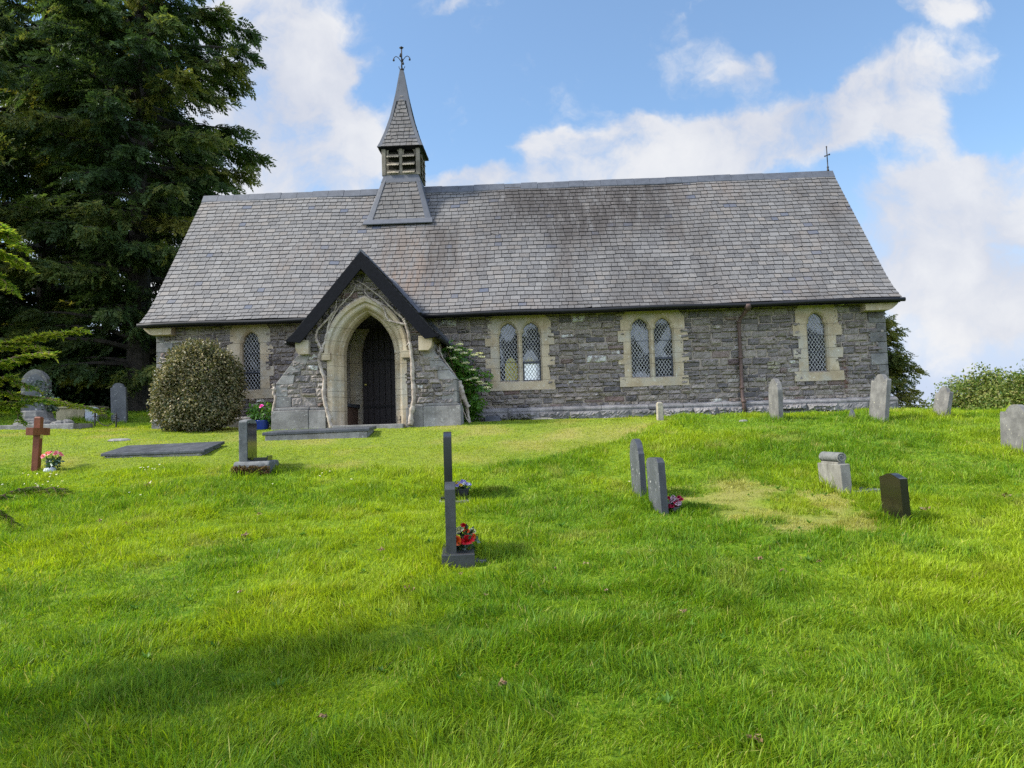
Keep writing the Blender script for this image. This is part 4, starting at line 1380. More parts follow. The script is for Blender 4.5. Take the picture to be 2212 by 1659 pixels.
# moulded arch
AC = QX + .03
sec = [(.84, FY - .005, 1.45, 2.60), (.84, FY - .05, 1.45, 2.60), (.735, FY - .05, 1.45, 2.50), (.70, FY - .02, 1.45, 2.47), (.64, FY + .12, 1.45, 2.43), (.60, FY + .12, 1.45, 2.40), (.548, FY + .20, 1.45, 2.365), (.545, FY + .44, 1.45, 2.36), (.62, FY + .45, 1.45, 2.43), (.84, FY + .45, 1.45, 2.60)]
loops = []
for hw_, y_, zs, za in sec:
    loops.append([(p[0], y_, p[1]) for p in lancet(AC, hw_, -.25, zs, za, 14)])
MB().loft(loops).build('arch', M['sand'], porch)
loops = []
for hw_, y_, za in [(.90, FY - .03, 2.70), (.90, FY - .10, 2.70), (.86, FY - .135, 2.655), (.80, FY - .115, 2.585), (.775, FY - .05, 2.56)]:
    loops.append([(p[0], y_, p[1]) for p in lancet(AC, hw_, 1.50, 1.5, za, 14)[1:-1]])
mb = MB().loft(loops)
for s in (-1, 1): mb.box(min(AC + s * .75, AC + s * .93), max(AC + s * .75, AC + s * .93), FY - .14, FY - .01, 1.37, 1.52)
mb.build('hood_mould', M['sand'], porch)
# inside: limewashed walls, inner doorway, door, bench, step
for s in (-1, 1): MB().box(min(QX + s * .985, QX + s * 1.015), max(QX + s * .985, QX + s * 1.015), FY + .46, -.003, -.1, 2.3).build('plaster_lining', M['plaster'], porch)
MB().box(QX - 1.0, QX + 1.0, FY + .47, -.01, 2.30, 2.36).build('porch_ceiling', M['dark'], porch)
DC = QX - .03
sec = [(.80, -.006, 1.62, 2.95), (.80, -.03, 1.62, 2.95), (.60, -.03, 1.62, 2.75), (.535, .05, 1.62, 2.68), (.53, .30, 1.62, 2.68)]
MB().loft([[(p[0], y_, p[1]) for p in lancet(DC, hw_, -.2, zs, za, 12)] for hw_, y_, zs, za in sec]).build('inner_arch', M['sand'], porch)
mb = MB()
for i in range(8):
    x0 = DC - .56 + i * .14
    mb.box(x0 + .003, x0 + .137, .12 - .004 * (i % 2), .18, .0, 2.75)
door = mb.build('door', M['door'], porch, bevel=.006)
for z_ in (.45, 1.55): MB().box(DC - .50, DC + .25, .098, .112, z_ - .025, z_ + .025).build('strap_hinge', M['iron'], door)
mb = MB().lathe([(.012, 0), (.03, .012), (.03, .03), (.012, .04)], (0, 0, 0), 12)
mb.transform(Matrix.Translation((DC - .46, .112, .98)) @ Matrix.Rotation(math.pi / 2, 4, 'X'))
mb.build('handle', M['brass'], door, smooth=True)
mb = MB().box(QX - .985, QX - .60, FY + .62, -.05, .42, .50)
mb.build('bench_seat', M['slate_grave'], porch, bevel=.012)
MB().box(QX - .97, QX - .64, FY + .68, -.10, -.1, .415).build('bench_front', plain('bench_wood', (0.13, 0.075, 0.05), 0.7), porch, bevel=.01)
MB().box(QX - .66, QX + .80, FY - .28, FY + .6, -.25, .0).box(QX - .95, QX + .95, FY + .62, -.0, -.2, .012).build('doorstep', M['dressed'], porch, bevel=.012)
mb = MB().box(QX + .66, QX + .675, FY - .2, FY - .18, 0, .16).box(QX + .74, QX + .755, FY - .2, FY - .18, 0, .16).box(QX + .66, QX + .755, FY - .195, FY - .185, .07, .085)
mb.build('boot_scraper', M['iron'], porch)
# porch roof
for s in (-1, 1):
    def pframe(ys, ss, s=s):
        x = QX + s * (1.56 - ss * .6527); z = QE - .02 + ss * .7577
        kick = np.clip(.35 - ss, 0, 1) ** 2 * .35
        return np.stack([x + s * 0 * kick, ys, z + kick], 1), np.tile((s * .7577, 0, .6527), (len(ys), 1))
    Sp = 1.56 / .6527
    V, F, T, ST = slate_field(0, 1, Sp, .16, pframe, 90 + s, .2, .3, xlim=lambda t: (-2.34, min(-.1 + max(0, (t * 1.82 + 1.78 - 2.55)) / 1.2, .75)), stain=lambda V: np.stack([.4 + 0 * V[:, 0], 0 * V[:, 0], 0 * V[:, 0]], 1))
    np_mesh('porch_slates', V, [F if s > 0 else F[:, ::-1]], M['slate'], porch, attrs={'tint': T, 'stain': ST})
    y1 = .75
    P = lambda a, z, y: (QX + s * a, y, z)
    mb = MB().hexa([P(0, QA - .06, -2.31), P(1.55, QE - .06, -2.31), P(1.55, QE - .06, -.05), P(0, QA - .06, y1), P(0, QA - .02, -2.31), P(1.55, QE - .015, -2.31), P(1.55, QE - .015, -.05), P(0, QA - .02, y1)])
    mb.build('porch_roof_boards', M['underlay'], porch)
    # bargeboard with a flared, cut foot
    bp = [(0, QA + .0), (1.50, QE + .055), (1.60, QE - .005), (1.60, QE - .03), (1.30, QE - .075), (1.18, QE + .05), (0, QA - .37)]
    q = [(QX + s * a, z) for a, z in bp]
    MB().prism(q if s < 0 else q[::-1], -2.36, -2.315).build('bargeboard', M['black'], porch, bevel=.005)
    # soffit behind
    MB().hexa([P(1.35, QE + .12, -2.31), P(1.54, QE - .07, -2.31), P(1.54, QE - .07, FY), P(1.35, QE + .12, FY), P(1.36, QE + .15, -2.31), P(1.55, QE - .065, -2.31), P(1.55, QE - .065, FY), P(1.36, QE + .15, FY)]).build('soffit', M['black'], porch)
    # lead valley and wall flashing
    pts = []
    for a in np.linspace(.05, .88, 8):
        z = QA - QS * a
        y = np.interp(z, PROF[:, 1], PROF[:, 0])
        pts.append((a, z + .03, y))
    pts += [(1.05, QA - QS * 1.05 + .035, -.09), (1.58, QE + .01, -.09)]
    A = [[P(a - .02, z + .02, y + .02), P(a + .06, z + .04, y - .03), P(a + .07, z - .02, y - .08), P(a - .02, z - .03, y - .05)] for a, z, y in pts]
    MB().loft(A, True, True).build('lead_valley', M['lead'], porch)
    mb = MB().tube([P(1.60, QE - .06, -2.30), P(1.60, QE - .055, -.1)], .04, 8)
    mb.build('porch_gutter', M['gutter'], porch, smooth=True)
mb = MB()
y = -2.33
while y < .6:
    mb.loft([[(QX - .14, yy, QA - .13), (QX - .02, yy, QA + .045), (QX + .02, yy, QA + .045), (QX + .14, yy, QA - .13), (QX, yy, QA - .01)] for yy in (y + .003, min(y + .4, .62) - .003)], True, True, (.2, 0, .5))
    y += .4
mb.build('porch_ridge', M['ridge'], porch)
# pale lichen-white stone and rusty stain on the front wall
mb = MB()
V, F, T = stones(300, 14.36, 14.66, 1.03, 1.23, [], hmin=.2, hmax=.2, big=True)
V[:, 1] -= .02
np_mesh('pale_stone', V, [F], M['lichen_stone'], wall, attrs={'tint': T * 0 + .5})

# ------------------------------------------------------------------ foliage builders


def unit(a):
    return a / (np.linalg.norm(a, axis=-1, keepdims=True) + 1e-9)


def leaf_quads(O, A, S, L, W, fold=0.0):
    """diamond leaves: base O, axis A, side S, length L, half width W"""
    n = len(O)
    N = np.cross(A, S)
    mid = O + A * (L * .45)[:, None]
    V = np.stack([O, mid + S * W[:, None] + N * (fold * W)[:, None], O + A * L[:, None], mid - S * W[:, None] + N * (fold * W)[:, None]], 1).reshape(-1, 3)
    b = np.arange(n) * 4
    return V, np.stack([b, b + 1, b + 2, b + 3], 1)


def spray_template(k, lf, wf, rng):
    """flat pinnate spray in its own frame: returns (a,b,c) of leaf base, axis and the leaf sizes, for an axis length of 1"""
    t = np.linspace(.05, 1, k)
    side = np.where(np.arange(k) % 2, 1, -1)
    ang = np.radians(rng.uniform(32, 62, k)) * side * (1 - .75 * (t > .93))
    base = np.stack([t, 0 * t, -.10 * t * t], 1)
    ax = np.stack([np.cos(ang), np.sin(ang), rng.normal(-.15, .18, k)], 1)
    return base, unit(ax), lf * (1.05 - .55 * t) * rng.uniform(.8, 1.2, k), wf * rng.uniform(.8, 1.2, k)


def sprays_mesh(name, O, A, size, material, parent, rng, k=12, lf=.42, wf=.058, tone=None, roll=.6, bright=None):
    """place flat sprays: O origins, A axes, size per spray"""
    n = len(O)
    A = unit(A)
    up = np.tile((0, 0, 1.0), (n, 1)) + rng.normal(0, roll, (n, 3))
    S = unit(np.cross(A, up)); N = np.cross(S, A)
    tb = [spray_template(k, lf, wf, rng) for _ in range(6)]
    pick = rng.integers(0, 6, n)
    base = np.stack([t[0] for t in tb])[pick]; ax = np.stack([t[1] for t in tb])[pick]
    ln = np.stack([t[2] for t in tb])[pick]; wd = np.stack([t[3] for t in tb])[pick]
    fr = np.stack([A, S, N], 1)                       # n,3,3
    OB = O[:, None] + np.einsum('nkj,njd->nkd', base, fr) * size[:, None, None]
    AX = np.einsum('nkj,njd->nkd', ax, fr)
    SD = unit(np.cross(AX, np.repeat(N[:, None], k, 1) + rng.normal(0, .35, (n, k, 3))))
    V, F = leaf_quads(OB.reshape(-1, 3), AX.reshape(-1, 3), SD.reshape(-1, 3), (ln * size[:, None]).ravel(), (wd * size[:, None]).ravel(), .2)
    tone = rng.random(n) if tone is None else tone
    tr = np.clip(np.repeat(tone, k) + rng.normal(0, .10, n * k), 0, 1)
    tg = np.clip(rng.normal(.5, .2, n * k) if bright is None else np.repeat(bright, k) + rng.normal(0, .15, n * k), 0, 1)
    T = np.repeat(np.stack([tr, tg, tr * 0], 1), 4, 0)
    return np_mesh(name, V, [F], material, parent, attrs={'tint': T})


def conifer(name, label, base, height, prof, seed, limbs=70, per=34, trunk_r=.45, mat_=None, cat='tree', size=(.35, .7), droop=.5, low=.06, group=None, ntone=(.36, .24), k=17, gold=0.0, limb_r=1.0, mid=.25):
    """a layered evergreen: tapered trunk, arching limbs, and hanging flat sprays along limbs and side branches"""
    rng = np.random.default_rng(seed)
    t = thing(name, label, cat, base, group=group)
    pz, pr = np.array(prof).T
    tp = [(.10 * math.sin(q * 5 + seed) * q, .10 * math.cos(q * 4) * q, height * q) for q in np.linspace(0, 1, 12)]
    mb = MB().tube([(0, 0, -.4)] + tp, [trunk_r * 1.35] + [trunk_r * (1 - .93 * q) for q in np.linspace(0, 1, 12)], 10)
    O, A, SZ, TN, BR = [], [], [], [], []
    ga = 2.39996
    for i in range(limbs):
        q = low + (1 - low) * ((i + rng.random() * .8) / limbs) ** .92
        z0 = q * height * .96
        az = i * ga + rng.normal(0, .35)
        Rm = np.interp(z0, pz, pr) * rng.uniform(.72, 1.06)
        d = np.array((math.cos(az), math.sin(az), 0))
        rise = rng.uniform(.05, .35) * (1.2 if q > .7 else 1)
        dr = droop * rng.uniform(.6, 1.3)
        tt = np.linspace(0, 1, 9)
        P = np.array((0, 0, z0)) + d * (Rm * tt)[:, None] + np.array((0, 0, 1.0)) * (Rm * (rise * tt - dr * .55 * tt ** 2.2))[:, None]
        P += np.cumsum(rng.normal(0, .035, (9, 3)) * Rm * .3, 0)
        mb.tube(P, np.linspace(.035 + .022 * Rm, .008, 9) * limb_r, 5)
        tone0 = np.clip(rng.normal(*ntone), 0, 1)
        ns = int(per * (.45 + .55 * Rm / pr.max()))
        for j in range(ns):
            s = mid + (1 - mid) * rng.random() ** .75
            p = np.array([np.interp(s, tt, P[:, c]) for c in range(3)])
            side = rng.choice((-1, 1)) * rng.uniform(.3, 1.25)
            ca_, sa_ = math.cos(az + side), math.sin(az + side)
            bl = Rm * (1.05 - s * .75) * rng.uniform(.10, .46)
            e = np.array((ca_, sa_, rng.uniform(-.35, .12)))
            tip = p + e * bl + np.array((0, 0, -.15 * bl))
            if j % 2 == 0: mb.tube([p, (p + tip) / 2 + (0, 0, .04 * bl), tip], [.014 * limb_r, .010 * limb_r, .004], 3, caps=False)
            m = 1 + int(bl / .42)
            for w_ in range(m + 1):
                f = (w_ + rng.random()) / (m + 1)
                o = p + (tip - p) * f + rng.normal(0, .05, 3)
                O.append(o)
                A.append(unit(d * rng.uniform(.2, .9) + e * .7 + np.array((0, 0, -rng.uniform(.15, 1.0))) + rng.normal(0, .3, 3)))
                SZ.append(rng.uniform(*size)); TN.append(tone0 + rng.normal(0, .12) + gold * (s > .8) * rng.random())
                BR.append(.5 + rng.normal(0, .12))
    mb.build('trunk', M['bark'], t, fix=False)
    sprays_mesh('crown', np.array(O), np.array(A), np.array(SZ), mat_ or M['yew'], t, rng, k=k, tone=np.clip(np.array(TN), 0, 1), bright=np.array(BR))
    return t


def leaf_cloud(lobes, n, rng, shell=.55):
    """points through several ellipsoid lobes, denser outside; returns points and outward directions"""
    lobes = np.array(lobes, float)
    vol = lobes[:, 3] * lobes[:, 4] * lobes[:, 5]
    pick = rng.choice(len(lobes), n, p=vol / vol.sum())
    d = unit(rng.normal(0, 1, (n, 3)))
    r = shell + (1 - shell) * rng.random(n) ** .6
    r *= 1 + .13 * np.sin(d[:, 0] * 7 + pick) * np.cos(d[:, 2] * 6 + pick * 2) + .08 * np.sin(d[:, 1] * 13)
    P = lobes[pick, :3] + d * r[:, None] * lobes[pick, 3:]
    return P, d


def broadleaf(name, label, base, lobes, n, size, seed, trunk_h, trunk_r, material, cat='tree', group=None, tones=(.45, .25)):
    rng = np.random.default_rng(seed)
    t = thing(name, label, cat, base, group=group)
    mb = MB().tube([(0, 0, -.5), (0, 0, trunk_h * .5), (.1, .05, trunk_h)], [trunk_r * 1.3, trunk_r, trunk_r * .7], 10)
    for l in lobes:
        c = np.array(l[:3])
        mb.tube([(.05, .02, trunk_h * .8), np.array((.05, .02, trunk_h * .8)) * .5 + c * .5 + (0, 0, .2 * trunk_h), c], [trunk_r * .5, trunk_r * .3, trunk_r * .1], 6)
    mb.build('trunk', M['bark'], t, fix=False)
    # leafy clumps: small bunches of leaves gathered in twigs
    nc = n // 9
    C, d = leaf_cloud(lobes, nc, rng, .35)
    tone = np.clip(rng.normal(*tones, nc), 0, 1)
    P = np.repeat(C, 9, 0) + rng.normal(0, size * 1.6, (nc * 9, 3)) * [1, 1, .55]
    D = np.repeat(d, 9, 0)
    A = unit(D * .6 + rng.normal(0, .7, D.shape) + [0, 0, -.3])
    S = unit(np.cross(A, unit(rng.normal(0, .5, A.shape) + D * .6 + [0, 0, .8])))
    V, F = leaf_quads(P, A, S, size * rng.uniform(.7, 1.3, len(P)), size * rng.uniform(.3, .5, len(P)), .2)
    T = np.repeat(np.stack([np.clip(np.repeat(tone, 9) + rng.normal(0, .08, len(P)), 0, 1), rng.random(len(P)), np.zeros(len(P))], 1), 4, 0)
    np_mesh('crown', V, [F], material, t, attrs={'tint': T})
    return t


def leaves_mesh(name, P, D, size, material, parent, rng, tones=(.5, .25), wr=.32, flat=.3, droop=.2):
    A = unit(D * .7 + rng.normal(0, .6, D.shape) + [0, 0, -droop])
    S = unit(np.cross(A, unit(rng.normal(0, .45, A.shape) + D * .7 + [0, 0, flat])))
    V, F = leaf_quads(P, A, S, size * rng.uniform(.65, 1.3, len(P)), size * wr * rng.uniform(.8, 1.2, len(P)), .25)
    T = np.repeat(np.stack([np.clip(rng.normal(*tones, len(P)), 0, 1), rng.random(len(P)), np.zeros(len(P))], 1), 4, 0)
    return np_mesh(name, V, [F], material, parent, attrs={'tint': T})


def ground_at(x, y):
    return float(H(x, y))


def base_at(u, v, sink=.03):
    p = gp(u, v)
    return (float(p[0]), float(p[1]), float(p[2]) - sink), float(np.dot(p - CAM, _F))


# ------------------------------------------------------------------ trees
conifer('yew_tree', 'huge dark old yew with drooping layered boughs beside the church gable', (-5.3, 9.2, ground_at(-5.3, 9.2)), 17.6,
        [(0, 3.6), (2, 4.1), (4, 4.1), (6, 4.1), (8, 4.1), (10, 4.5), (11.5, 4.8), (13, 4.6), (14.5, 3.7), (16, 2.7), (17.6, .5)], 3, limbs=118, per=44, trunk_r=.50, gold=.30, mid=.10, droop=.38, group='dark evergreen trees left of the church')
conifer('yew_tree', 'tall dark evergreen farthest left, standing beyond the left edge of the picture', (-12.6, 3.9, ground_at(-12.6, 3.9)), 17.0,
        [(0, 3.6), (4, 4.6), (8, 5.0), (12, 4.6), (15, 3.0), (17, .5)], 8, limbs=120, per=48, trunk_r=.5, gold=.6, ntone=(.40, .25), mid=.12, droop=.45, group='dark evergreen trees left of the church')
conifer('yew_tree', 'tall dark evergreen at the left edge, farther back than the yew by the gable', (-11.6, 13.5, ground_at(-11.6, 13.5)), 20.0,
        [(0, 4.5), (4, 5.4), (9, 5.6), (13, 5.4), (16, 4.6), (18, 3.2), (20, .4)], 12, limbs=120, per=46, trunk_r=.5, size=(.4, .8), gold=.5, ntone=(.42, .25), droop=.42, mid=.12, group='dark evergreen trees left of the church')
for i, (x, y, hh, rr, lb) in enumerate([(-16.0, 15.0, 6.0, 3.2, 'dark bushy evergreen under the big yews at the far left'), (-5.2, 17.5, 5.5, 3.0, 'dark bushy evergreen filling the gap under the big yew'),
                                        (-1.2, 15.5, 5.0, 2.6, 'dark bushy evergreen behind the church gable, partly hidden by the roof')]):
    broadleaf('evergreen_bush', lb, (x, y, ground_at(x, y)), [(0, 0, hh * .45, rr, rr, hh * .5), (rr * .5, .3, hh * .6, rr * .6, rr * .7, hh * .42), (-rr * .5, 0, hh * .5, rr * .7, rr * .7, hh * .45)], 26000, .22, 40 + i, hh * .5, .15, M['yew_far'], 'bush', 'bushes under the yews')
for i, (x, y, hh, rr, lb) in enumerate([(-20.5, 13.0, 3.4, 3.0, 'low dark evergreen thicket at the far left edge beneath the yews'), (-13.0, 12.5, 3.2, 3.2, 'low dark evergreen thicket behind the monument and chest tomb'),
                                        (-8.2, 13.0, 3.0, 2.8, 'low dark evergreen thicket behind the tall plain slate under the yews'), (-3.2, 12.0, 3.2, 2.4, 'low dark evergreen thicket beside the gable behind the round bush')]):
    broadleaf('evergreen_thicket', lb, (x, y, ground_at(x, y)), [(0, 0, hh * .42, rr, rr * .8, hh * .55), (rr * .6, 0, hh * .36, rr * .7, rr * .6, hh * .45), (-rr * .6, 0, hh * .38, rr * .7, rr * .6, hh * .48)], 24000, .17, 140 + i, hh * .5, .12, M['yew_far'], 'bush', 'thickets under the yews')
conifer('yew_tree', 'small shaggy yew tree showing behind the right end of the church', (18.2, 3.6, ground_at(18.2, 3.6)), 3.2,
        [(0, 1.85), (.4, 1.75), (1.0, 1.3), (1.8, .95), (2.5, .62), (3.1, .15)], 15, limbs=60, per=30, trunk_r=.14, size=(.18, .36), droop=.12, ntone=(.68, .25), gold=.3, limb_r=.5, mid=.1)
for i, (u, y, hh, rr, lb) in enumerate([(2105, 52.0, 9.0, 4.2, 'round pale green broadleaf tree beyond the hill, left of the two'), (2225, 47.0, 8.0, 4.6, 'pale green broadleaf tree beyond the hill at the right edge of the picture')]):
    top = at_y(u, 800 if i == 0 else 786, y)
    zb = float(H(top[0], y))
    zt = top[2] - zb
    broadleaf('broadleaf_tree', lb, (top[0], y, zb), [(0, 0, zt * .62, rr, rr, zt * .36), (-rr * .55, -.5, zt * .52, rr * .7, rr * .7, zt * .33), (rr * .6, -.3, zt * .58, rr * .75, rr * .75, zt * .34), (-rr * .1, -rr * .5, zt * .42, rr * .9, rr * .7, zt * .32), (rr * .2, -.8, zt * .8, rr * .5, rr * .5, zt * .2)],
              80000, .24, 60 + i, zt * .5, .3, M['beech'], 'tree', 'trees beyond the hill', tones=(.55, .28))

# conifer just outside the picture at the left, its bright boughs reaching in
FIR = np.array((3.9, -15.0, ground_at(3.9, -15.0)))
fir = thing('conifer', 'young conifer at the left edge with bright green boughs reaching in', 'tree', tuple(FIR))
MB().tube([(0, 0, -.3), (0, 0, 1), (.05, 0, 3), (.05, .05, 5.2)], [.13, .11, .07, .012], 10).build('trunk', M['bark'], fir, smooth=True)
rng = np.random.default_rng(77)
O, A, SZ = [], [], []
for i in range(24):
    q = i / 24
    z0 = 2.6 + 2.6 * q
    az = i * 2.39996
    R_ = 1.3 * (1 - q) ** .75 + .15
    for s in np.linspace(.15, 1, 8):
        for _ in range(1):
            O.append((math.cos(az) * R_ * s + rng.normal(0, .06), math.sin(az) * R_ * s + rng.normal(0, .06), z0 + .1 * s - .25 * s * s * R_ + rng.normal(0, .05)))
            a_ = az + rng.normal(0, .6)
            A.append((math.cos(a_), math.sin(a_), -.15)); SZ.append(rng.uniform(.14, .28))
sprays_mesh('crown', np.array(O), np.array(A), np.array(SZ), M['needle'], fir, rng, k=8, tone=np.clip(rng.normal(.4, .2, len(O)), 0, 1))


def bough(pts, Y, seed, tone, tw=.20, dens=48, nlen=.027, hang=.25):
    """a bough through image directions at depth Y: wood and twigs, with rows of needles as its child"""
    rng = np.random.default_rng(seed)
    K = np.array([at_y(u, v, Y + dy) for u, v, dy in pts]) - FIR
    K = np.concatenate([[(0, 0, K[0][2] + .15)], K])
    tt = np.concatenate([[0], np.cumsum(np.linalg.norm(np.diff(K, axis=0), axis=1))])
    n = int(tt[-1] * dens) + 2
    ts = np.linspace(0, tt[-1], n)
    P = np.stack([np.interp(ts, tt, K[:, c]) for c in range(3)], 1)
    for _ in range(3): P[1:-1] = (P[:-2] + 2 * P[1:-1] + P[2:]) / 4
    P[1:-1] += rng.normal(0, .003, (n - 2, 3))
    mb = MB().tube(P, np.linspace(.020, .003, n), 6)
    T = unit(np.gradient(P, axis=0))
    O, D, TN = [], [], []
    for i in range(int(n * .25), n):
        f = i / (n - 1)
        for sd in (-1, 1):
            if rng.random() < .12: continue
            side = unit(np.cross(T[i], (0, 0, 1.0))) * sd
            ln = tw * (1.1 - .65 * f) * rng.uniform(.5, 1.15)
            dd = unit(T[i] * .75 + side * .85 + np.array((0, 0, rng.normal(-hang, .16))))
            mm = max(4, int(ln / .02))
            st = P[i] + dd * np.linspace(0, ln, mm)[:, None] + np.array((0, 0, -hang * .35)) * (np.linspace(0, 1, mm) ** 2 * ln)[:, None]
            mb.tube(st, np.linspace(.0045, .0016, mm), 3, caps=False)
            k = int(ln / .0042)
            s = np.linspace(.0, 1, k)
            pos = np.stack([np.interp(s, np.linspace(0, 1, mm), st[:, c]) for c in range(3)], 1)
            dirs = np.tile(unit(st[-1] - st[0]), (k, 1))
            O.append(pos); D.append(dirs); TN.append(np.clip(tone + .12 + .35 * (s > .72) + rng.normal(0, .12) + 0 * s, 0, 1))
            # a forked shoot
            if ln > .09:
                for s2 in (-1, 1):
                    b0 = st[int(mm * .5)]
                    d2 = unit(dd + s2 * .8 * unit(np.cross(dd, (0, 0, 1.0))) + (0, 0, -.1))
                    l2 = ln * .45
                    k2 = int(l2 / .0042)
                    O.append(b0 + d2 * (np.linspace(0, l2, k2))[:, None]); D.append(np.tile(d2, (k2, 1))); TN.append(np.clip(tone + .4 * (np.linspace(0, 1, k2) > .5) + rng.normal(0, .12), 0, 1))
                    mb.tube([b0, b0 + d2 * l2], [.003, .0015], 3, caps=False)
    wood = mb.build('bough', M['twig'], fir, fix=False)
    O, D, TN = np.concatenate(O), np.concatenate(D), np.concatenate(TN)
    O = np.repeat(O, 2, 0); D = np.repeat(D, 2, 0); TN = np.repeat(TN, 2)
    sg = np.tile((-1, 1), len(O) // 2)[:, None]
    S = unit(np.cross(D, [0, 0, 1.0])) * sg
    Ax = unit(D * .55 + S * .85 + rng.normal(0, .22, D.shape) + [0, 0, .06])
    W_ = unit(np.cross(Ax, rng.normal(0, .3, D.shape) + [0, 0, 1.0]))
    V, F = leaf_quads(O, Ax, W_, nlen * 1.3 * rng.uniform(.75, 1.2, len(O)), np.full(len(O), .0048), .2)
    np_mesh('needles', V, [F], M['needle'], wood, attrs={'tint': np.repeat(np.stack([np.clip(TN, 0, 1), np.clip(rng.normal(.5, .2, len(O)), 0, 1), 0 * TN], 1), 4, 0)})


bough([(-160, 770, -.1), (0, 742, 0), (90, 722, .05), (176, 712, .1)], -13.3, 1, .62, .15)
bough([(-160, 800, -.2), (-40, 790, -.05), (60, 765, 0), (105, 762, 0)], -13.45, 2, .52, .16)
bough([(-160, 530, 0), (-30, 530, 0), (30, 556, .1), (56, 572, .1)], -13.2, 3, .45, .22)
bough([(-160, 500, 0), (-40, 490, 0), (10, 500, .1), (46, 528, .1)], -13.35, 4, .42, .20)
bough([(-160, 560, 0), (-50, 580, 0), (5, 600, .1), (28, 625, .1)], -13.3, 5, .40, .16)
bough([(-160, 820, 0), (0, 846, 0), (110, 862, .1), (225, 888, .15)], -13.25, 6, .48, .13)
bough([(-160, 880, 0), (-40, 868, 0), (40, 868, .1), (90, 862, .1)], -13.4, 7, .30, .18)
bough([(-160, 760, 0), (-20, 752, 0), (40, 740, .1), (84, 748, .1)], -13.38, 10, .58, .16)
bough([(-160, 815, 0), (-40, 822, 0), (20, 812, .1), (62, 834, .1)], -13.35, 11, .45, .17)
bough([(-160, 470, 0), (-60, 468, 0), (-5, 478, .1), (24, 502, .1)], -13.3, 12, .45, .18)
bough([(-160, 845, 0), (-30, 850, 0), (28, 880, .1), (46, 905, .1)], -13.42, 13, .30, .15)
bough([(-160, 1100, 0), (0, 1071, 0), (60, 1052, .05), (138, 1056, .1)], -13.5, 8, .42, .13, hang=.4)
bough([(-160, 1080, 0), (-40, 1085, 0), (0, 1102, .1), (30, 1126, .1)], -13.45, 9, .42, .11, hang=.35)

# ------------------------------------------------------------------ shrubs by the church
rng = np.random.default_rng(5)
BB = at_y(430, 922, -1.35)
bush = thing('round_bush', 'big rounded shrub with variegated cream and olive leaves by the left window', 'bush', (BB[0], -1.35, ground_at(BB[0], -1.35)))
lob = [(0, 0, .92, .92, .85, .96), (-.10, -.05, 1.30, .58, .55, .70), (.32, .05, .95, .60, .6, .78), (-.46, 0, .58, .56, .6, .60), (.10, -.25, .48, .86, .62, .50), (.22, .1, 1.45, .36, .4, .46), (-.38, -.2, 1.12, .42, .4, .46)]
P, D = leaf_cloud(lob, 42000, rng, .76)
P = P[P[:, 2] > -.02]; D = D[:len(P)]
D = unit(P - [0, 0, .9])
leaves_mesh('foliage', P, D, .055, M['variegated'], bush, rng, (.54, .30), .36, .3)
nsh = 130
sd = unit(rng.normal(0, 1, (nsh, 3)) * [1, 1, .6] + [0, 0, .75])
so_ = np.array((0, 0, .95)) + sd * np.array((.86, .8, .95)) * rng.uniform(.85, 1.0, nsh)[:, None]
sl_ = rng.uniform(.08, .26, nsh)
tq = np.tile(np.linspace(0, 1, 14), nsh)
Ps = np.repeat(so_, 14, 0) + np.repeat(unit(sd + [0, 0, .7]) * sl_[:, None], 14, 0) * tq[:, None] + rng.normal(0, .012, (nsh * 14, 3))
leaves_mesh('shoots', Ps, np.repeat(sd, 14, 0), .05, M['variegated'], bush, rng, (.60, .28), .36, .3)
mb = MB()
for i in range(26):
    a = i * 2.4; r_ = .25 + .6 * rng.random()
    mb.tube([(0, 0, -.1), (math.cos(a) * r_ * .4, math.sin(a) * r_ * .4, .5), (math.cos(a) * r_, math.sin(a) * r_, .9 + .7 * rng.random())], [.035, .02, .006], 5)
mb.build('stems', M['bark'], bush, fix=False)

EB = at_y(1008, 912, -.75)
elder = thing('elder_shrub', 'leafy green elder shrub with flat cream flower heads beside the porch', 'shrub', (EB[0], -.75, ground_at(EB[0], -.75)))
O, A, SZ = [], [], []
mb = MB()
heads = []
for i in range(26):
    tx = (rng.random() * 2 - 1) * .5
    tz = rng.uniform(.5, 1.9)
    if tz < .75: tx = tx * .6
    if tz > 1.5: tx = -.30 + .45 * (rng.random() - .5)
    tip = np.array((tx, rng.uniform(-.35, .35), tz))
    st = np.array([(0, 0, -.1), (tip[0] * .3, tip[1] * .3, tip[2] * .5), tip])
    mb.tube(st, [.022, .014, .005], 5)
    for j in range(30):
        f = rng.uniform(.25, 1.03)
        p = np.array([np.interp(f * 2, (0, 1, 2), st[:, c]) for c in range(3)]) + rng.normal(0, .09, 3)
        O.append(p); a_ = rng.random() * 6.28
        A.append((math.cos(a_), math.sin(a_) - .25, rng.uniform(-.6, .1))); SZ.append(rng.uniform(.15, .26))
for i in range(60):
    p = np.array((rng.normal(0, .18), rng.normal(0, .15), rng.uniform(.02, .5)))
    O.append(p); a_ = rng.random() * 6.28
    A.append((math.cos(a_), math.sin(a_), rng.uniform(-.2, .5))); SZ.append(rng.uniform(.14, .22))
mb.build('stems', M['twig'], elder, fix=False)
sprays_mesh('foliage', np.array(O), np.array(A), np.array(SZ), M['elder'], elder, rng, k=7, lf=.62, wf=.13, tone=np.clip(rng.normal(.5, .28, len(O)), 0, 1))
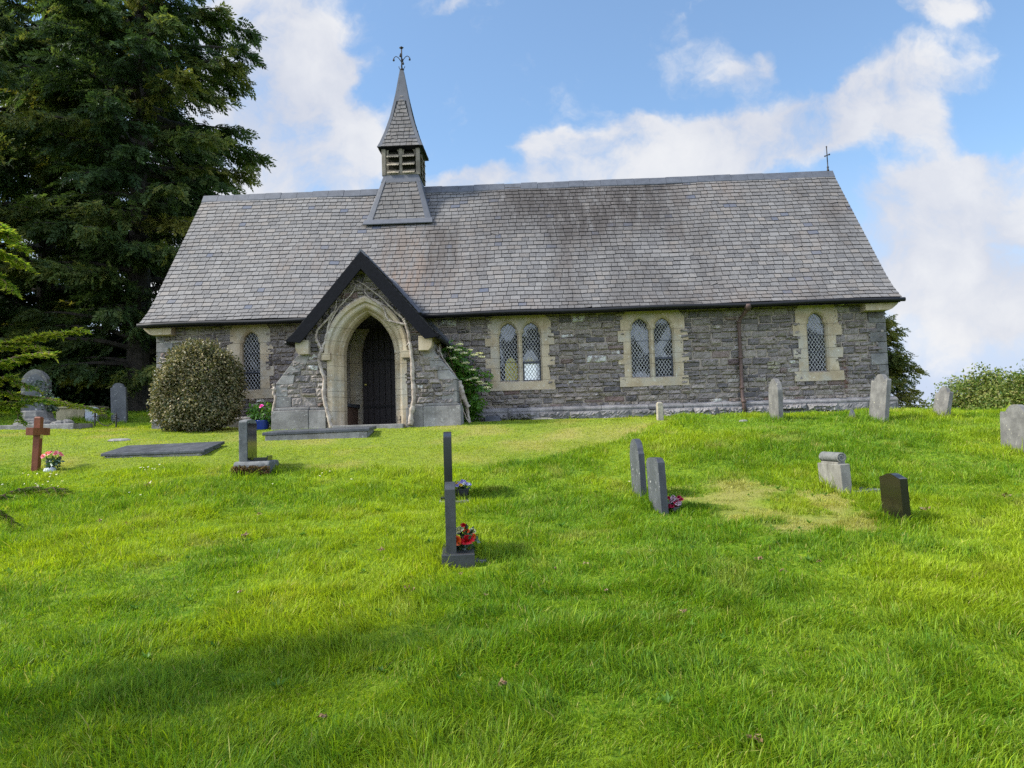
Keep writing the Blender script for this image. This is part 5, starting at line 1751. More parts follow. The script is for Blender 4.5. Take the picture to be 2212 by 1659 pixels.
for (u, v) in [(972, 752), (990, 757), (1003, 764), (1015, 757), (1024, 768), (1035, 764), (1040, 772), (980, 775), (1005, 785), (993, 745), (1012, 822), (1025, 818), (1044, 830), (1052, 838), (1036, 826), (1020, 800)]:
    c = at_y(u, v, -.75 - rng.uniform(.25, .42)) - np.array(elder.location)
    n = 90
    r_ = .085 * np.sqrt(rng.random(n)); a_ = rng.random(n) * 6.28
    Pp = c + np.stack([r_ * np.cos(a_), r_ * np.sin(a_), .018 * np.cos(r_ * 18) + rng.normal(0, .006, n)], 1)
    leaves_mesh('flower_head', Pp, np.tile((0, -.4, 1.0), (n, 1)), .022, M['cream'], elder, rng, (.5, .3), .5, .1, 0)

# potted peony by the porch
PB = at_y(567, 925, -1.75)
PB = (PB[0], -1.75, ground_at(PB[0], -1.75))
pot = thing('flower_pot', 'round bright blue glazed flower pot beside the porch buttress', 'pot', PB)
MB().lathe([(.10, -.02), (.125, .02), (.150, .17), (.158, .18), (.158, .205), (.140, .205), (.135, .17)], (0, 0, 0), 20).build('bowl', M['blue_glaze'], pot, smooth=True)
MB().lathe([(.136, .165), (.136, .172), (.02, .18)], (0, 0, 0), 16).build('soil', M['bark'], pot)
peony = thing('peony_plant', 'green leafy peony with one magenta flower growing in the blue pot', 'plant', (PB[0], PB[1], PB[2] + .17))
n = 420
P, D = leaf_cloud([(0, 0, .20, .26, .22, .20), (.16, 0, .14, .2, .18, .18), (-.16, 0, .22, .16, .16, .14)], n, rng, .4)
leaves_mesh('foliage', P, D, .085, M['elder'], peony, rng, (.4, .3), .33)
mb = MB()
for i in range(9): mb.tube([(0, 0, -.1), tuple(P[i * 17] * .6), tuple(P[i * 17])], [.006, .005, .003], 4)
mb.build('stems', M['twig'], peony, fix=False)


def bloom(name, c, r, material, parent, rng, layers=4, axis=(0, -.5, .85)):
    """one flower: rings of cupped petals round a tight heart"""
    ax = unit(np.array(axis, float) + rng.normal(0, .25, 3))
    e1 = unit(np.cross(ax, (0.3, 1, .2))); e2 = np.cross(ax, e1)
    V, F, T, n0 = [], [], [], 0
    for l in range(layers):
        f = (l + 1) / layers
        k = 3 + l * 1 + 1
        for j in range(k):
            a = 6.283 * (j + .5 * (l % 2) + .2 * rng.random()) / k
            open_ = .25 + .85 * f
            for (uu, row) in enumerate((0, .5, 1)):
                for t in (-1, 0, 1):
                    aa = a + t * (.62 if row == .5 else .5 if row == 1 else .25) * (3.6 / k + .28)
                    rad = r * (.12 + .88 * f * (row ** .8) * min(1, open_)) * (1 + .06 * rng.normal())
                    h = r * (.9 * math.sin(min(1.5, row * 1.5)) * (1.15 - .75 * f) + (.05 if t else 0) - .25 * f * (row == 1) * (f > .8))
                    V.append(c + (math.cos(aa) * e1 + math.sin(aa) * e2) * rad + ax * h)
                    T.append((rng.random() * .4 + .3 * row + (.0), .3 + .5 * f, 0))
            b = n0
            for rr_ in range(2):
                for q in range(2):
                    F.append((b + rr_ * 3 + q, b + rr_ * 3 + q + 1, b + rr_ * 3 + q + 4, b + rr_ * 3 + q + 3))
            n0 += 9
    return np_mesh(name, np.array(V), [np.array(F)], material, parent, smooth=True, attrs={'tint': np.array(T)})


c = at_y(565, 878, -1.95) - np.array(peony.location)
bloom('flower', c, .055, M['magenta'], peony, rng)
MB().tube([(0, 0, 0), c * [.8, .8, .5], c], [.005, .004, .003], 4).build('stem', M['elder'], peony, fix=False)


def bouquet(name, label, loc, blooms, r, leaf_n, holder=None, group=None, leafmat=None, seed=1, spread=.10, hgt=.12, lsize=.05):
    """blooms: (material, dx, dy, dz, radius); low greenery round them"""
    rng = np.random.default_rng(seed)
    t = thing(name, label, 'flowers', loc, group=group)
    for (m_, dx, dy, dz, rr_) in blooms:
        bloom('flower', np.array((dx, dy, dz)), rr_, M[m_], t, rng, axis=(dx * 2, dy * 2 - .45, .8))
    if leaf_n:
        P, D = leaf_cloud([(0, 0, hgt * .55, spread, spread, hgt * .55)], leaf_n, rng, .3)
        leaves_mesh('leaves', P, D, lsize, M[leafmat or 'rose_leaf'], t, rng, (.5, .3), .36)
    mb = MB()
    for (m_, dx, dy, dz, rr_) in blooms: mb.tube([(0, 0, -.02), (dx * .5, dy * .5, dz * .55), (dx, dy, dz)], [.004, .004, .003], 4)
    mb.build('stems', M['rose_leaf'], t, fix=False)
    return t


# ------------------------------------------------------------------ dead climbers on the porch
_z3 = lambda a, b: ((640 + a / 3.0167) * .8640625, (560 + b / 3.0167) * .8640625)


def vine(mb, pts, r0, r1, Y=-2.14, wob=.010, seed=0, sides=7):
    rng = np.random.default_rng(seed)
    K = np.array([at_y(*_z3(a, b), Y) for a, b in pts])
    tt = np.linspace(0, 1, len(K)); ts = np.linspace(0, 1, len(K) * 5)
    P = np.stack([np.interp(ts, tt, K[:, c]) for c in range(3)], 1)
    for _ in range(2): P[1:-1] = (P[:-2] + 2 * P[1:-1] + P[2:]) / 4
    P[:, 0] += rng.normal(0, wob * .4, len(P)); P[:, 1] += rng.normal(0, wob * .6, len(P))
    R_ = np.linspace(r0, r1, len(P)) * (1 + .22 * rng.normal(0, 1, len(P)).clip(-1.5, 1.5) * .6)
    mb.tube(P, R_, sides)


def plain_thing(mb, name, m_, label, cat, group=None, **k):
    o = mb.build(name, m_, None, **k)
    return tag(o, label, cat, group)


mb = MB()
vine(mb, [(568, 1545), (545, 1440), (520, 1350), (508, 1270), (520, 1170), (490, 1090), (472, 1030), (480, 985), (497, 955), (472, 910), (450, 860), (460, 800), (510, 750), (556, 700), (580, 665)], .045, .022, -2.20, seed=1)
vine(mb, [(497, 955), (520, 880), (540, 800), (552, 720), (595, 650), (607, 600), (604, 575)], .026, .011, -2.18, seed=2)
vine(mb, [(520, 930), (532, 870), (545, 780), (580, 700), (615, 640), (680, 570), (715, 535), (745, 490), (753, 450)], .020, .008, -2.16, seed=3)
vine(mb, [(715, 535), (716, 505)], .008, .004, -2.16, seed=4, sides=5)
vine(mb, [(652, 600), (665, 540), (670, 518)], .008, .004, -2.16, seed=5, sides=5)
vine(mb, [(516, 1150), (540, 1150)], .016, .006, -2.20, seed=6, sides=5)
plain_thing(mb, 'dead_climber', M['deadwood'], 'bare dead climber stem with orange scars, left of the porch arch', 'climber', 'dead climbers on the porch', fix=False, smooth=True)
mb = MB()
vine(mb, [(1163, 1518), (1172, 1420), (1190, 1330), (1188, 1250), (1180, 1170), (1182, 1080), (1170, 980), (1158, 890), (1146, 800), (1128, 745), (1110, 715)], .055, .030, -2.20, seed=11)
vine(mb, [(1110, 715), (1060, 670), (1010, 620), (950, 560), (880, 505), (820, 460), (757, 425)], .026, .009, -2.17, seed=12)
vine(mb, [(1128, 760), (1060, 745), (1000, 730), (982, 700), (965, 640), (930, 605), (880, 575), (840, 540), (812, 495)], .028, .009, -2.19, seed=13)
vine(mb, [(1000, 730), (958, 724)], .014, .006, -2.19, seed=14, sides=5)
vine(mb, [(930, 605), (990, 622)], .014, .008, -2.19, seed=15, sides=5)
vine(mb, [(840, 490), (842, 465)], .008, .004, -2.17, seed=16, sides=5)
vine(mb, [(1150, 900), (1130, 925)], .018, .006, -2.22, seed=17, sides=5)
plain_thing(mb, 'dead_climber', M['deadwood'], 'thicker bare silvery dead climber stem, right of the porch arch', 'climber', 'dead climbers on the porch', fix=False, smooth=True)
mb = MB()
vine(mb, [(1365, 950), (1400, 1010), (1450, 1090), (1500, 1170), (1535, 1240), (1560, 1320), (1590, 1385), (1600, 1440), (1612, 1505)], .040, .035, -1.55, seed=21)
vine(mb, [(1530, 1190), (1545, 1260), (1570, 1330), (1605, 1380)], .07, .05, -1.62, seed=22)
vine(mb, [(1380, 960), (1440, 1060), (1510, 1150), (1540, 1240), (1545, 1350), (1570, 1430), (1605, 1500)], .018, .016, -1.62, seed=23)
vine(mb, [(1400, 1000), (1380, 930), (1390, 905)], .022, .012, -1.55, seed=24)
vine(mb, [(1545, 1350), (1540, 1440), (1560, 1490)], .02, .02, -1.66, seed=25)
plain_thing(mb, 'dead_climber', M['deadwood'], 'thick bleached dead climber trunk sprawling down the porch side by the elder', 'climber', 'dead climbers on the porch', fix=False, smooth=True)
mb = MB()
vine(mb, [(128, 1205), (142, 1250), (128, 1285), (150, 1300), (140, 1360), (128, 1420), (126, 1450)], .035, .03, -2.08, seed=31)
vine(mb, [(142, 1250), (118, 1240)], .02, .01, -2.10, seed=32)
plain_thing(mb, 'dead_climber', M['deadwood'], 'short bleached dead climber stub on the left side of the porch', 'climber', 'dead climbers on the porch', fix=False, smooth=True)

# ------------------------------------------------------------------ graves
YAW_G = math.radians(96)     # stones stand with their broad faces east and west


def grave(name, label, u, v, rot=YAW_G, lean=(0, 0), group=None, cat='headstone', sink=.04):
    loc, d = base_at(u, v, sink)
    GRAVES.append((loc[0], loc[1]))
    return thing(name, label, cat, loc, rot, group, lean), d


def slab_stone(outline, t, m_, parent, name='stone', bevel=.008, y0=None, dx=0.0):
    y0 = -t / 2 if y0 is None else y0
    mb = MB().prism([(x + dx, z) for x, z in outline], y0, y0 + t)
    o = mb.build(name, m_, parent, bevel=bevel)
    if isinstance(m_, (list, tuple)):          # the edges take a darker second material than the broad faces
        for p in o.data.polygons: p.material_index = int(abs(p.normal.y) < .5)
    return o


def top_ogee(w, h, rise, n=10):
    """flat shoulders rising to a gentle ogee peak"""
    P = [(-w / 2, -.15), (-w / 2, h - rise)]
    for i in range(1, n):
        t = i / n
        P.append((-w / 2 + w * t, h - rise + rise * (math.sin(math.pi * t) ** 1.6)))
    return (P + [(w / 2, h - rise), (w / 2, -.15)])[::-1]


def top_round(w, h, sh=.0, n=12):
    """rounded head with small square shoulders"""
    r = w / 2 - sh
    P = [(-w / 2, -.15), (-w / 2, h - r * .75 - .02)]
    if sh: P += [(-r, h - r * .75 + .0)]
    for i in range(0 if sh else 1, n):
        a = math.pi - math.pi * i / n
        P.append((r * math.cos(a), h - r * .75 + r * .75 * math.sin(a)))
    if sh: P += [(r, h - r * .75)]
    return (P + [(w / 2, h - r * .75 - .02), (w / 2, -.15)])[::-1]


def top_gothic(w, h, n=8):
    P = [(-w / 2, -.15)] + [(x, z) for x, z in lancet(0, w / 2, 0, h - w * .62, h, n)[1:-1]] + [(w / 2, -.15)]
    return P[::-1]


def top_scallop(w, h):
    """ogee-shouldered slate head: ears, hollows and a rounded centre"""
    P = [(-.5, -.15 / w), (-.5, (h - .13) / w), (-.47, (h - .10) / w), (-.42, (h - .105) / w), (-.37, (h - .13) / w)]
    c = [(-.31, h - .11), (-.26, h - .07), (-.18, h - .025), (-.09, h - .004), (0, h), (.09, h - .004), (.18, h - .025), (.26, h - .07), (.31, h - .11)]
    P = P + [(a, z / w) for a, z in c] + [(-x, z) for x, z in P[::-1]]
    return [(x * w, z * w) for x, z in P][::-1]


GB = 'modern black and grey headstones'
GS = 'old leaning slate headstones near the church wall'
# nearest black granite stone, edge on, with red roses
t, d = grave('headstone', 'dark grey granite headstone seen edge on, with red roses at its foot', 976, 1204, group=GB)
h = 172 * d / FPX
slab_stone(top_ogee(.60, h, .05), .092, M['granite_dark'], t, bevel=.012)
MB().box(-.36, .36, -.205, .085, -.1, .118).build('base', M['granite_dark'], t, bevel=.006)
G1 = t
b = base_at(1006, 1192)[0]
gz = G1.location.z + .10
bouquet('rose_bouquet', 'red, orange and cream rose bouquet beside the nearest dark headstone', (b[0] + .0, G1.location.y - .02, gz),
        [('red', .045, -.09, .10, .066), ('orange', -.055, -.10, .105, .055), ('red', -.10, -.03, .15, .03), ('orange', .085, -.02, .13, .038), ('cream', -.03, -.05, .19, .045), ('orange', .03, -.02, .18, .035), ('red', 0.0, .02, .225, .032), ('cream', .08, .04, .17, .035)], .1, 150, seed=4, spread=.12, hgt=.2)
MB().box(b[0] - .03, b[0] + .22, G1.location.y - .20, G1.location.y + .05, G1.location.z - .06, G1.location.z + .04).build('x', M['slate_grave']).name = 'paving_slab'
tag(bpy.data.objects['paving_slab'], 'small flat stone slab in the grass below the red roses', 'slab')
# second black stone behind it, with a peaked top
t, d = grave('headstone', 'tall polished black headstone seen edge on, behind the one with red roses', 970, 1076, group=GB)
h = 150 * d / FPX
slab_stone(top_ogee(.66, h, .075), .105, M['granite_black'], t, bevel=.006)
MB().box(-.42, .42, -.26, .12, -.1, .035).build('base', M['dressed'], t, bevel=.008)
MB().box(-.36, .36, -.10, .10, .03, .085).build('plinth', M['granite_black'], t, bevel=.005)
b = base_at(1001, 1071)[0]
pz = t.location.z + .03
pt = thing('planter', 'small square black planter beside the tall black headstone', 'planter', (b[0], t.location.y, pz))
MB().hexa([(-.065, -.065, 0), (.065, -.065, 0), (.065, .065, 0), (-.065, .065, 0), (-.085, -.085, .13), (.085, -.085, .13), (.085, .085, .13), (-.085, .085, .13)]).build('box', M['black_plastic'], pt, bevel=.006)
rq = random.Random(8)
bl = []
for k in range(22):
    a = k * 2.4; r_ = .10 * math.sqrt(k / 22)
    bl.append((rq.choice(['mauve', 'mauve', 'whitepetal', 'yellow', 'mauve']), r_ * math.cos(a), r_ * math.sin(a), .055 + .05 * (1 - r_ / .1) + .02 * rq.random(), .026))
bouquet('pansy_bouquet', 'mauve, white and yellow pansies filling the black planter', (b[0], t.location.y, pz + .115), bl, .1, 70, seed=9, spread=.1, hgt=.07, lsize=.035)
# two slates in the middle
t, d = grave('headstone', 'dark slate headstone with a rounded shouldered top, the farther of a leaning pair', 1382, 1072, rot=YAW_G, lean=(math.radians(-1.5), math.radians(1)), group=GB)
slab_stone(top_round(.50, 131 * d / FPX, .03), .075, [M['slate_grave'], M['slate_edge']], t)
MB().box(-.33, .33, -.11, .05, -.1, .015).build('base', M['slate_grave'], t, bevel=.006)
t, d = grave('headstone', 'dark slate headstone with flat shoulders, nearer of the leaning pair, flowers beside it', 1424, 1104, rot=YAW_G + math.radians(2), lean=(math.radians(-2), math.radians(1)), group=GB)
h = 123 * d / FPX
slab_stone([(.24, -.15), (.24, h - .05), (.215, h - .045), (.19, h - .01), (.11, h), (-.11, h), (-.19, h - .01), (-.215, h - .045), (-.24, h - .05), (-.24, -.15)], .085, [M['slate_grave'], M['slate_edge']], t)
b = base_at(1458, 1106)[0]
vs = thing('flower_vase', 'small dark vase of dried flowers by the nearer leaning slate', 'vase', b)
MB().lathe([(.05, -.02), (.06, .02), (.065, .09), (.05, .10)], (0, 0, 0), 12).build('pot', M['granite_dark'], vs, smooth=True)
bl = []
for k in range(26):
    a = k * 2.4; r_ = .085 * math.sqrt(k / 26)
    bl.append(('lilac' if k % 5 else 'crimson', r_ * math.cos(a) * .85, r_ * math.sin(a), .10 - 1.0 * r_ + .05 * rq.random(), .028))
bl += [('crimson', .075, -.02, .10, .032), ('crimson', -.07, .0, .12, .03), ('crimson', .06, .04, .12, .03)]
bouquet('dried_bouquet', 'faded lilac and crimson artificial flowers beside the leaning slate pair', (b[0], b[1], b[2] + .07), bl, .1, 40, seed=12, spread=.08, hgt=.1, lsize=.04)
# scroll-topped cast stone
t, d = grave('headstone', 'pale streaked concrete headstone topped by a carved stone scroll', 1806, 1060, lean=(math.radians(-3), 0), group=GB)
k = d / FPX
h = 66 * k
slab_stone([(.30, -.15), (.30, h), (-.30, h), (-.30, -.15)], .125, M['cast'], t, bevel=.008)
slab_stone([(.22, h - .003), (.22, h + .025), (-.22, h + .025), (-.22, h - .003)], .10, M['cast'], t, 'neck', bevel=.004)
mb = MB()
rs = .062
sp = []
for i in range(44):
    a = -1.2 + i / 43 * (2 * math.pi * 1.75)
    r_ = rs * (1 - .75 * i / 43)
    sp.append((r_ * math.cos(a), r_ * math.sin(a)))
mb.loft([[(x, rs * math.cos(a), h + .02 + rs + rs * math.sin(a)) for a in np.linspace(0, 2 * math.pi, 24, endpoint=False)] for x in (-.235, -.23, .23, .235)], True, True)
mb.build('scroll', M['granite_grey'], t)
for s in (-1, 1):
    MB().tube([(s * .2375, y_, h + .02 + rs + z_) for y_, z_ in sp], .006, 5).build('volute', M['cast'], t)
MB().box(-.34, .34, -.42, -.07, -.1, .05).build('kerb', M['granite_grey'], t, bevel=.008)
# polished black one on the right
t, d = grave('headstone', 'small polished brown-black headstone with a wavy ogee top, rightmost of the front stones', 1938, 1126, rot=YAW_G - math.radians(3), lean=(math.radians(-2), 0), group=GB)
h = 112 * d / FPX
slab_stone(top_ogee(.43, h, .045), .08, M['granite_brown'], t, bevel=.004)
MB().box(-.28, .28, -.16, .06, -.1, .02).build('base', M['granite_dark'], t, bevel=.006)
# grey lichened stone on the left
t, d = grave('headstone', 'grey lichen-spotted headstone on a mossy rough base, left of the porch slab', 545, 1017, group=GB, rot=math.radians(96))
k = d / FPX
zb = 27 * k
h = zb + 90 * k
slab_stone([(.29, zb - .02), (.29, h - .05), (.26, h - .025), (.0, h), (-.26, h - .025), (-.29, h - .05), (-.29, zb - .02)], .125, M['granite_grey'], t, bevel=.010, y0=.0)
slab_stone([(.27, zb + .02), (.27, h - .065), (-.27, h - .065), (-.27, zb + .02)], .004, M['granite_black'], t, 'polished_face', bevel=0, y0=-.005)
V = MB().prism([(.34, -.15), (.34, zb * .75), (.30, zb), (-.30, zb), (-.34, zb * .75), (-.34, -.15)], -.34, .20).build('base', M['granite_grey'], t, bevel=.03)
MB().box(-.16, .16, -.26, -.06, zb, zb + .05).box(-.16, .16, -.275, -.26, zb - .01, zb + .075).build('vase_block', M['granite_black'], t, bevel=.004)
rng = np.random.default_rng(6)
n = 900
Pm = np.stack([rng.uniform(-.37, -.34, n), rng.uniform(-.36, .22, n), rng.uniform(-.02, zb * .62, n) ** 1.0], 1)
leaves_mesh('moss', Pm, np.tile((-.8, 0, .5), (n, 1)), .028, M['moss'], t, rng, (.4, .3), .5)
# old slates along the church
t, d = grave('headstone', 'tall narrow grey slate with a pointed head, just right of the drainpipe', 1677, 908, lean=(math.radians(1), 0), group=GS)
slab_stone(top_gothic(.46, 95 * d / FPX), .10, M['slate_old'], t)
t, d = grave('headstone', 'weathered slate with a shouldered round head leaning right at the church corner', 1897, 908, lean=(math.radians(7.5), 0), group=GS)
slab_stone(top_scallop(.56, 105 * d / FPX), .085, M['slate_old'], t)
t, d = grave('headstone', 'grey slate leaning far to the right against the far trees', 2031, 900, lean=(math.radians(13), 0), group=GS)
slab_stone(top_scallop(.45, 70 * d / FPX), .08, M['slate_old'], t)
t, d = grave('headstone', 'large weathered slate with a scalloped top cut off by the right edge', 2200, 976, lean=(math.radians(2), 0), group=GS)
slab_stone(top_scallop(.62, 108 * d / FPX), .10, M['slate_old'], t)
t, d = grave('headstone', 'tiny pointed slate stump showing above the grass by the corner vent', 1841, 904, group=GS)
slab_stone([(.10, -.1), (.10, .06), (.04, .16), (.0, .22), (-.05, .15), (-.10, .05), (-.10, -.1)], .06, M['slate_grave'], t)
t, d = grave('stone_post', 'short pale lichened stone post standing before the church plinth', 1426, 908, group=None, cat='post')
h = 44 * d / FPX
MB().hexa([(-.075, -.06, -.1), (.075, -.06, -.1), (.075, .06, -.1), (-.075, .06, -.1), (-.07, -.055, h - .03), (.07, -.055, h - .03), (.07, .055, h - .03), (-.07, .055, h - .03)]).hexa([(-.07, -.055, h - .03), (.07, -.055, h - .03), (.07, .055, h - .03), (-.07, .055, h - .03), (-.04, -.02, h), (.04, -.02, h), (.04, .03, h), (-.04, .03, h)]).build('post', M['lichen_stone'], t, bevel=.006)

# ledger slabs


def ledger(label, corners, th, base_h, m_, base_in=.06, lift=0.0):
    """flat grave slab through four ground directions (front-left, front-right, back-right, back-left)"""
    C4 = [np.array(c) for c in corners]
    ctr = sum(C4) / 4
    t = thing('ledger_slab', label, 'grave slab', tuple(ctr), group='flat grave slabs by the porch')
    Q = [c - ctr for c in C4]
    lo_ = [q + (0, 0, base_h) for q in Q]; hi = [q + (0, 0, base_h + th) for q in Q]
    MB().hexa(lo_ + hi).build('slab', m_, t, bevel=.012)
    inn = [q * (1 - base_in) for q in Q]
    MB().hexa([q + (0, 0, -.25) for q in inn] + [q + (0, 0, base_h - .003) for q in inn]).build('base', M['dressed'], t, bevel=.01)
    return t


p0 = gp(217, 991)
a = gp(432, 986)
dvec = np.array((a[0] - p0[0], a[1] - p0[1])); dvec /= np.linalg.norm(dvec)
p1 = np.array((p0[0] + 1.86 * dvec[0], p0[1] + 1.86 * dvec[1], p0[2] + .015))
nv = np.array((-dvec[1], dvec[0]))
p2 = np.array((p1[0] + .80 * nv[0], p1[1] + .80 * nv[1], p1[2] + .135)); p3 = np.array((p0[0] + .80 * nv[0], p0[1] + .80 * nv[1], p0[2] + .125))
ledger('low dark slate grave slab tilted with the slope, nearest the wooden cross', [p0, p1, p2, p3], .055, .035, M['slab'])
BLOCK.append((min(p0[0], p3[0]) + .05, max(p1[0], p2[0]) - .02, p0[1] + .03, p2[1] - .05))
p0 = gp(566, 953)
z0 = p0[2]
L_, dv = 2.02, np.array((math.cos(math.radians(2)), math.sin(math.radians(2))))
nv = np.array((-dv[1], dv[0]))
p1 = np.array((p0[0] + L_ * dv[0], p0[1] + L_ * dv[1], z0 + .03))
p2 = np.array((*(p1[:2] + .80 * nv), z0 + .075)); p3 = np.array((*(p0[:2] + .80 * nv), z0 + .045))
ledger('dark slate grave slab raised on a pale base in front of the porch', [p0, p1, p2, p3], .06, .10, M['slab'], .05)
BLOCK.append((p0[0] + .05, p1[0] - .02, p0[1] + .03, p2[1] - .05))
BLOCK.append((4.75, 6.25, -2.36, -1.9))
# blue slate slab leaning on the plinth, loose flat stones
q = at_y(1065, 912, -.36)
o = MB().hexa([(-.20, -.10, -.03), (.20, -.10, -.03), (.20, -.07, -.03), (-.20, -.07, -.03), (-.17, .02, .135), (.15, .02, .145), (.15, .05, .145), (-.17, .05, .135)]).build('slate_slab', M['slab'], None)
o.location = (q[0], -.30, ground_at(q[0], -.30))
tag(o, 'broken blue slate slab leaning on the plinth beside the elder', 'slab')
q = at_y(1172, 908, -.5)
o = MB().lathe([(.01, -.05), (.24, -.03), (.27, .0), (.20, .035), (.02, .05)], (0, 0, 0), 11).build('flat_stone', M['lichen_stone'], None)
o.scale = (1.0, .5, .8); o.location = (q[0], -.55, ground_at(q[0], -.55) + .01)
tag(o, 'flat pale stone lying on the grass at the foot of the plinth', 'stone')
for (u, v, s, lb) in [(405, 926, .28, 'flat grey stone sunk in the mown grass before the round bush'), (1606, 911, .10, 'small pale stone in the grass below the drainpipe'), (258, 952, .22, 'flat stone sunk in the mown grass left of the long slab')]:
    loc, d = base_at(u, v, 0)
    o = MB().lathe([(.02, -.05), (.9 * s, -.02), (s, .01), (.8 * s, .035), (.02, .04)], (0, 0, 0), 9).build('flat_stone', M['dressed'], None)
    o.scale = (1, .55, 1); o.location = loc; o.rotation_euler = (.12, 0, .4)
    tag(o, lb, 'stone')
loc, d = base_at(395, 918, 0)
o = MB().box(-.24, .24, -.14, .14, -.1, .09).build('edging_stone', M['plinth'], None, bevel=.03)
o.location = (loc[0] - .35, loc[1] + .15, loc[2]); tag(o, 'rough grey block half hidden under the left of the round bush', 'stone')

# wooden cross
t, d = grave('wooden_cross', 'red-brown wooden grave cross with a small brass plaque', 77, 1016, rot=math.radians(97), lean=(math.radians(3), 0), cat='cross')
k = d / FPX
h = 121 * k
MB().box(-.055, .055, -.05, .05, -.2, h - .02).hexa([(-.055, -.05, h - .02), (.055, -.05, h - .02), (.055, .05, h - .02), (-.055, .05, h - .02), (-.04, -.035, h), (.04, -.035, h), (.04, .035, h), (-.04, .035, h)]).build('post', M['redwood'], t, bevel=.004)
zc = h - 32 * k
MB().box(-.27, .27, -.058, .058, zc - .062, zc + .062).build('crossbeam', M['redwood'], t, bevel=.004)
MB().box(-.045, .04, -.064, -.0585, zc - .11, zc - .05).build('plaque', M['brass'], t)
b = base_at(108, 1017)[0]
vs = thing('grave_vase', 'round white grave vase in the grass beside the wooden cross', 'vase', b)
MB().lathe([(.085, -.02), (.10, .03), (.085, .07), (.05, .095), (.02, .10)], (0, 0, 0), 16).build('bowl', M['pale_marble'], vs, smooth=True)
MB().lathe([(.052, .093), (.056, .10), (.02, .104)], (0, 0, 0), 14).build('rose_lid', M['granite_dark'], vs)
bl = [('pink', -.15, -.02, .20, .042), ('pink', -.09, .0, .24, .045), ('pink', -.03, -.04, .235, .05), ('pink', .04, .02, .25, .04), ('pink', .07, -.04, .225, .045), ('pink', .14, .0, .20, .042), ('pink', .10, .03, .235, .035), ('pink', -.06, .04, .26, .035)]
bouquet('rose_bouquet', 'bunch of pink roses standing in the white vase by the cross', (b[0] + .05, b[1], b[2] + .07), bl, .1, 120, seed=14, spread=.12, hgt=.17, lsize=.06)

# far left, in the shade of the yews
GL = 'old graves under the yews'
t, d = grave('monument', 'tall pointed grey monument with ivy on one side, under the yews', 77, 922, rot=math.radians(10), cat='monument', group=GL)
k = d / FPX
H0 = 128 * k
zb = 38 * k
slab_stone(top_gothic(53 * k, H0 - zb), .24, M['slate_old'], t, y0=-.10).location = (0, 0, zb)
slab_stone(top_gothic(40 * k, H0 - zb - .13), .01, M['slate_grave'], t, 'panel', y0=-.125, bevel=0).location = (.03, 0, zb)
rng = np.random.default_rng(16)
for nm, (w_, h0_, h1_) in (('rough_base', (.46, .0, zb * .55)), ('upper_base', (.36, zb * .5, zb))):
    prof = [(w_ * 1.05, h0_ - .1), (w_ * 1.0, h0_ + .08), (w_ * .9, h1_ - .03), (w_ * .82, h1_)]
    o = MB().lathe(prof, (0, 0, 0), 10).build(nm, M['slate_old'], t)
    o.scale = (1.15, .8, 1); o.location = (0, .0, 0)
n = 500
Pv = np.stack([rng.normal(22 * k, .10, n), rng.uniform(-.2, .15, n), zb + rng.random(n) * (H0 - zb) * .72], 1)
Pv[:, 0] += .12 * np.sin(Pv[:, 2] * 4)
leaves_mesh('ivy', Pv, np.tile((.5, -.7, .3), (n, 1)), .075, M['ivy'], t, rng, (.4, .3), .42)
MX, MY = t.location.x, t.location.y
kb = thing('grave_kerb', 'low grey kerbed grave with a rough stone heap at the foot of the monument', 'grave', (MX + .55, MY - .55, ground_at(MX + .55, MY - .55)), 0, GL)
MB().box(-1.35, .95, -.35, -.20, -.2, .10).box(-1.35, .95, .35, .45, -.2, .10).box(.80, .95, -.20, .35, -.2, .10).build('kerb', M['dressed'], kb, bevel=.02)
mb = MB()
for i in range(16):
    s = rng.uniform(.08, .18)
    c = (rng.uniform(-.35, .7), rng.uniform(-.12, .28), .03 + .07 * rng.random())
    mb.lathe([(.3 * s, -.6 * s), (s, -.1 * s), (.85 * s, .4 * s), (.3 * s, .7 * s)], c, 7)
mb.build('rocks', M['slate_old'], kb)
kb2 = MB().box(-.5, .5, -.3, .3, -.1, .06).build('earth_grave', plain('brown_earth', (0.10, 0.055, 0.035), 0.95), None, bevel=.05)
kb2.location = (MX - .75, MY - .55, ground_at(MX - .75, MY - .55)); tag(kb2, 'strip of bare brown earth left of the monument foot', 'grave plot')
t, d = grave('chest_tomb', 'low mossy sandstone chest tomb with a flat lid under the yews', 168, 908, rot=math.radians(4), cat='tomb', group=GL, sink=.05)
k = d / FPX
MB().box(-42 * k, 40 * k, -.1, .6, -.1, 30 * k).build('chest', M['tomb'], t, bevel=.015)
MB().box(-44 * k, 42 * k, -.14, .64, 30 * k + .002, 34 * k).build('lid', M['tomb'], t, bevel=.01)
t, d = grave('headstone', 'small pale square headstone beside the chest tomb', 197, 912, rot=math.radians(8), lean=(0, math.radians(4)), group=GL)
k = d / FPX
slab_stone([(12.5 * k, -.1), (13 * k, 33 * k), (8 * k, 36 * k), (-11 * k, 36 * k), (-12.5 * k, 33 * k), (-12.5 * k, -.1)], .10, M['pale_marble'], t)
t, d = grave('dark_post', 'black upright post between the chest tomb and the pale headstone', 180, 907, rot=0, cat='post')
k = d / FPX
MB().box(-3 * k, 3 * k, -.05, .05, -.1, 32 * k).hexa([(-3 * k, -.05, 32 * k), (3 * k, -.05, 32 * k), (3 * k, .05, 32 * k), (-3 * k, .05, 32 * k), (-1 * k, -.01, 35 * k), (1 * k, -.01, 35 * k), (1 * k, .01, 35 * k), (-1 * k, .01, 35 * k)]).build('post', M['iron'], t)
t, d = grave('headstone', 'tall plain dark slate with a rounded shouldered top under the yews', 259, 912, rot=math.radians(6), lean=(0, math.radians(-2)), group=GL)
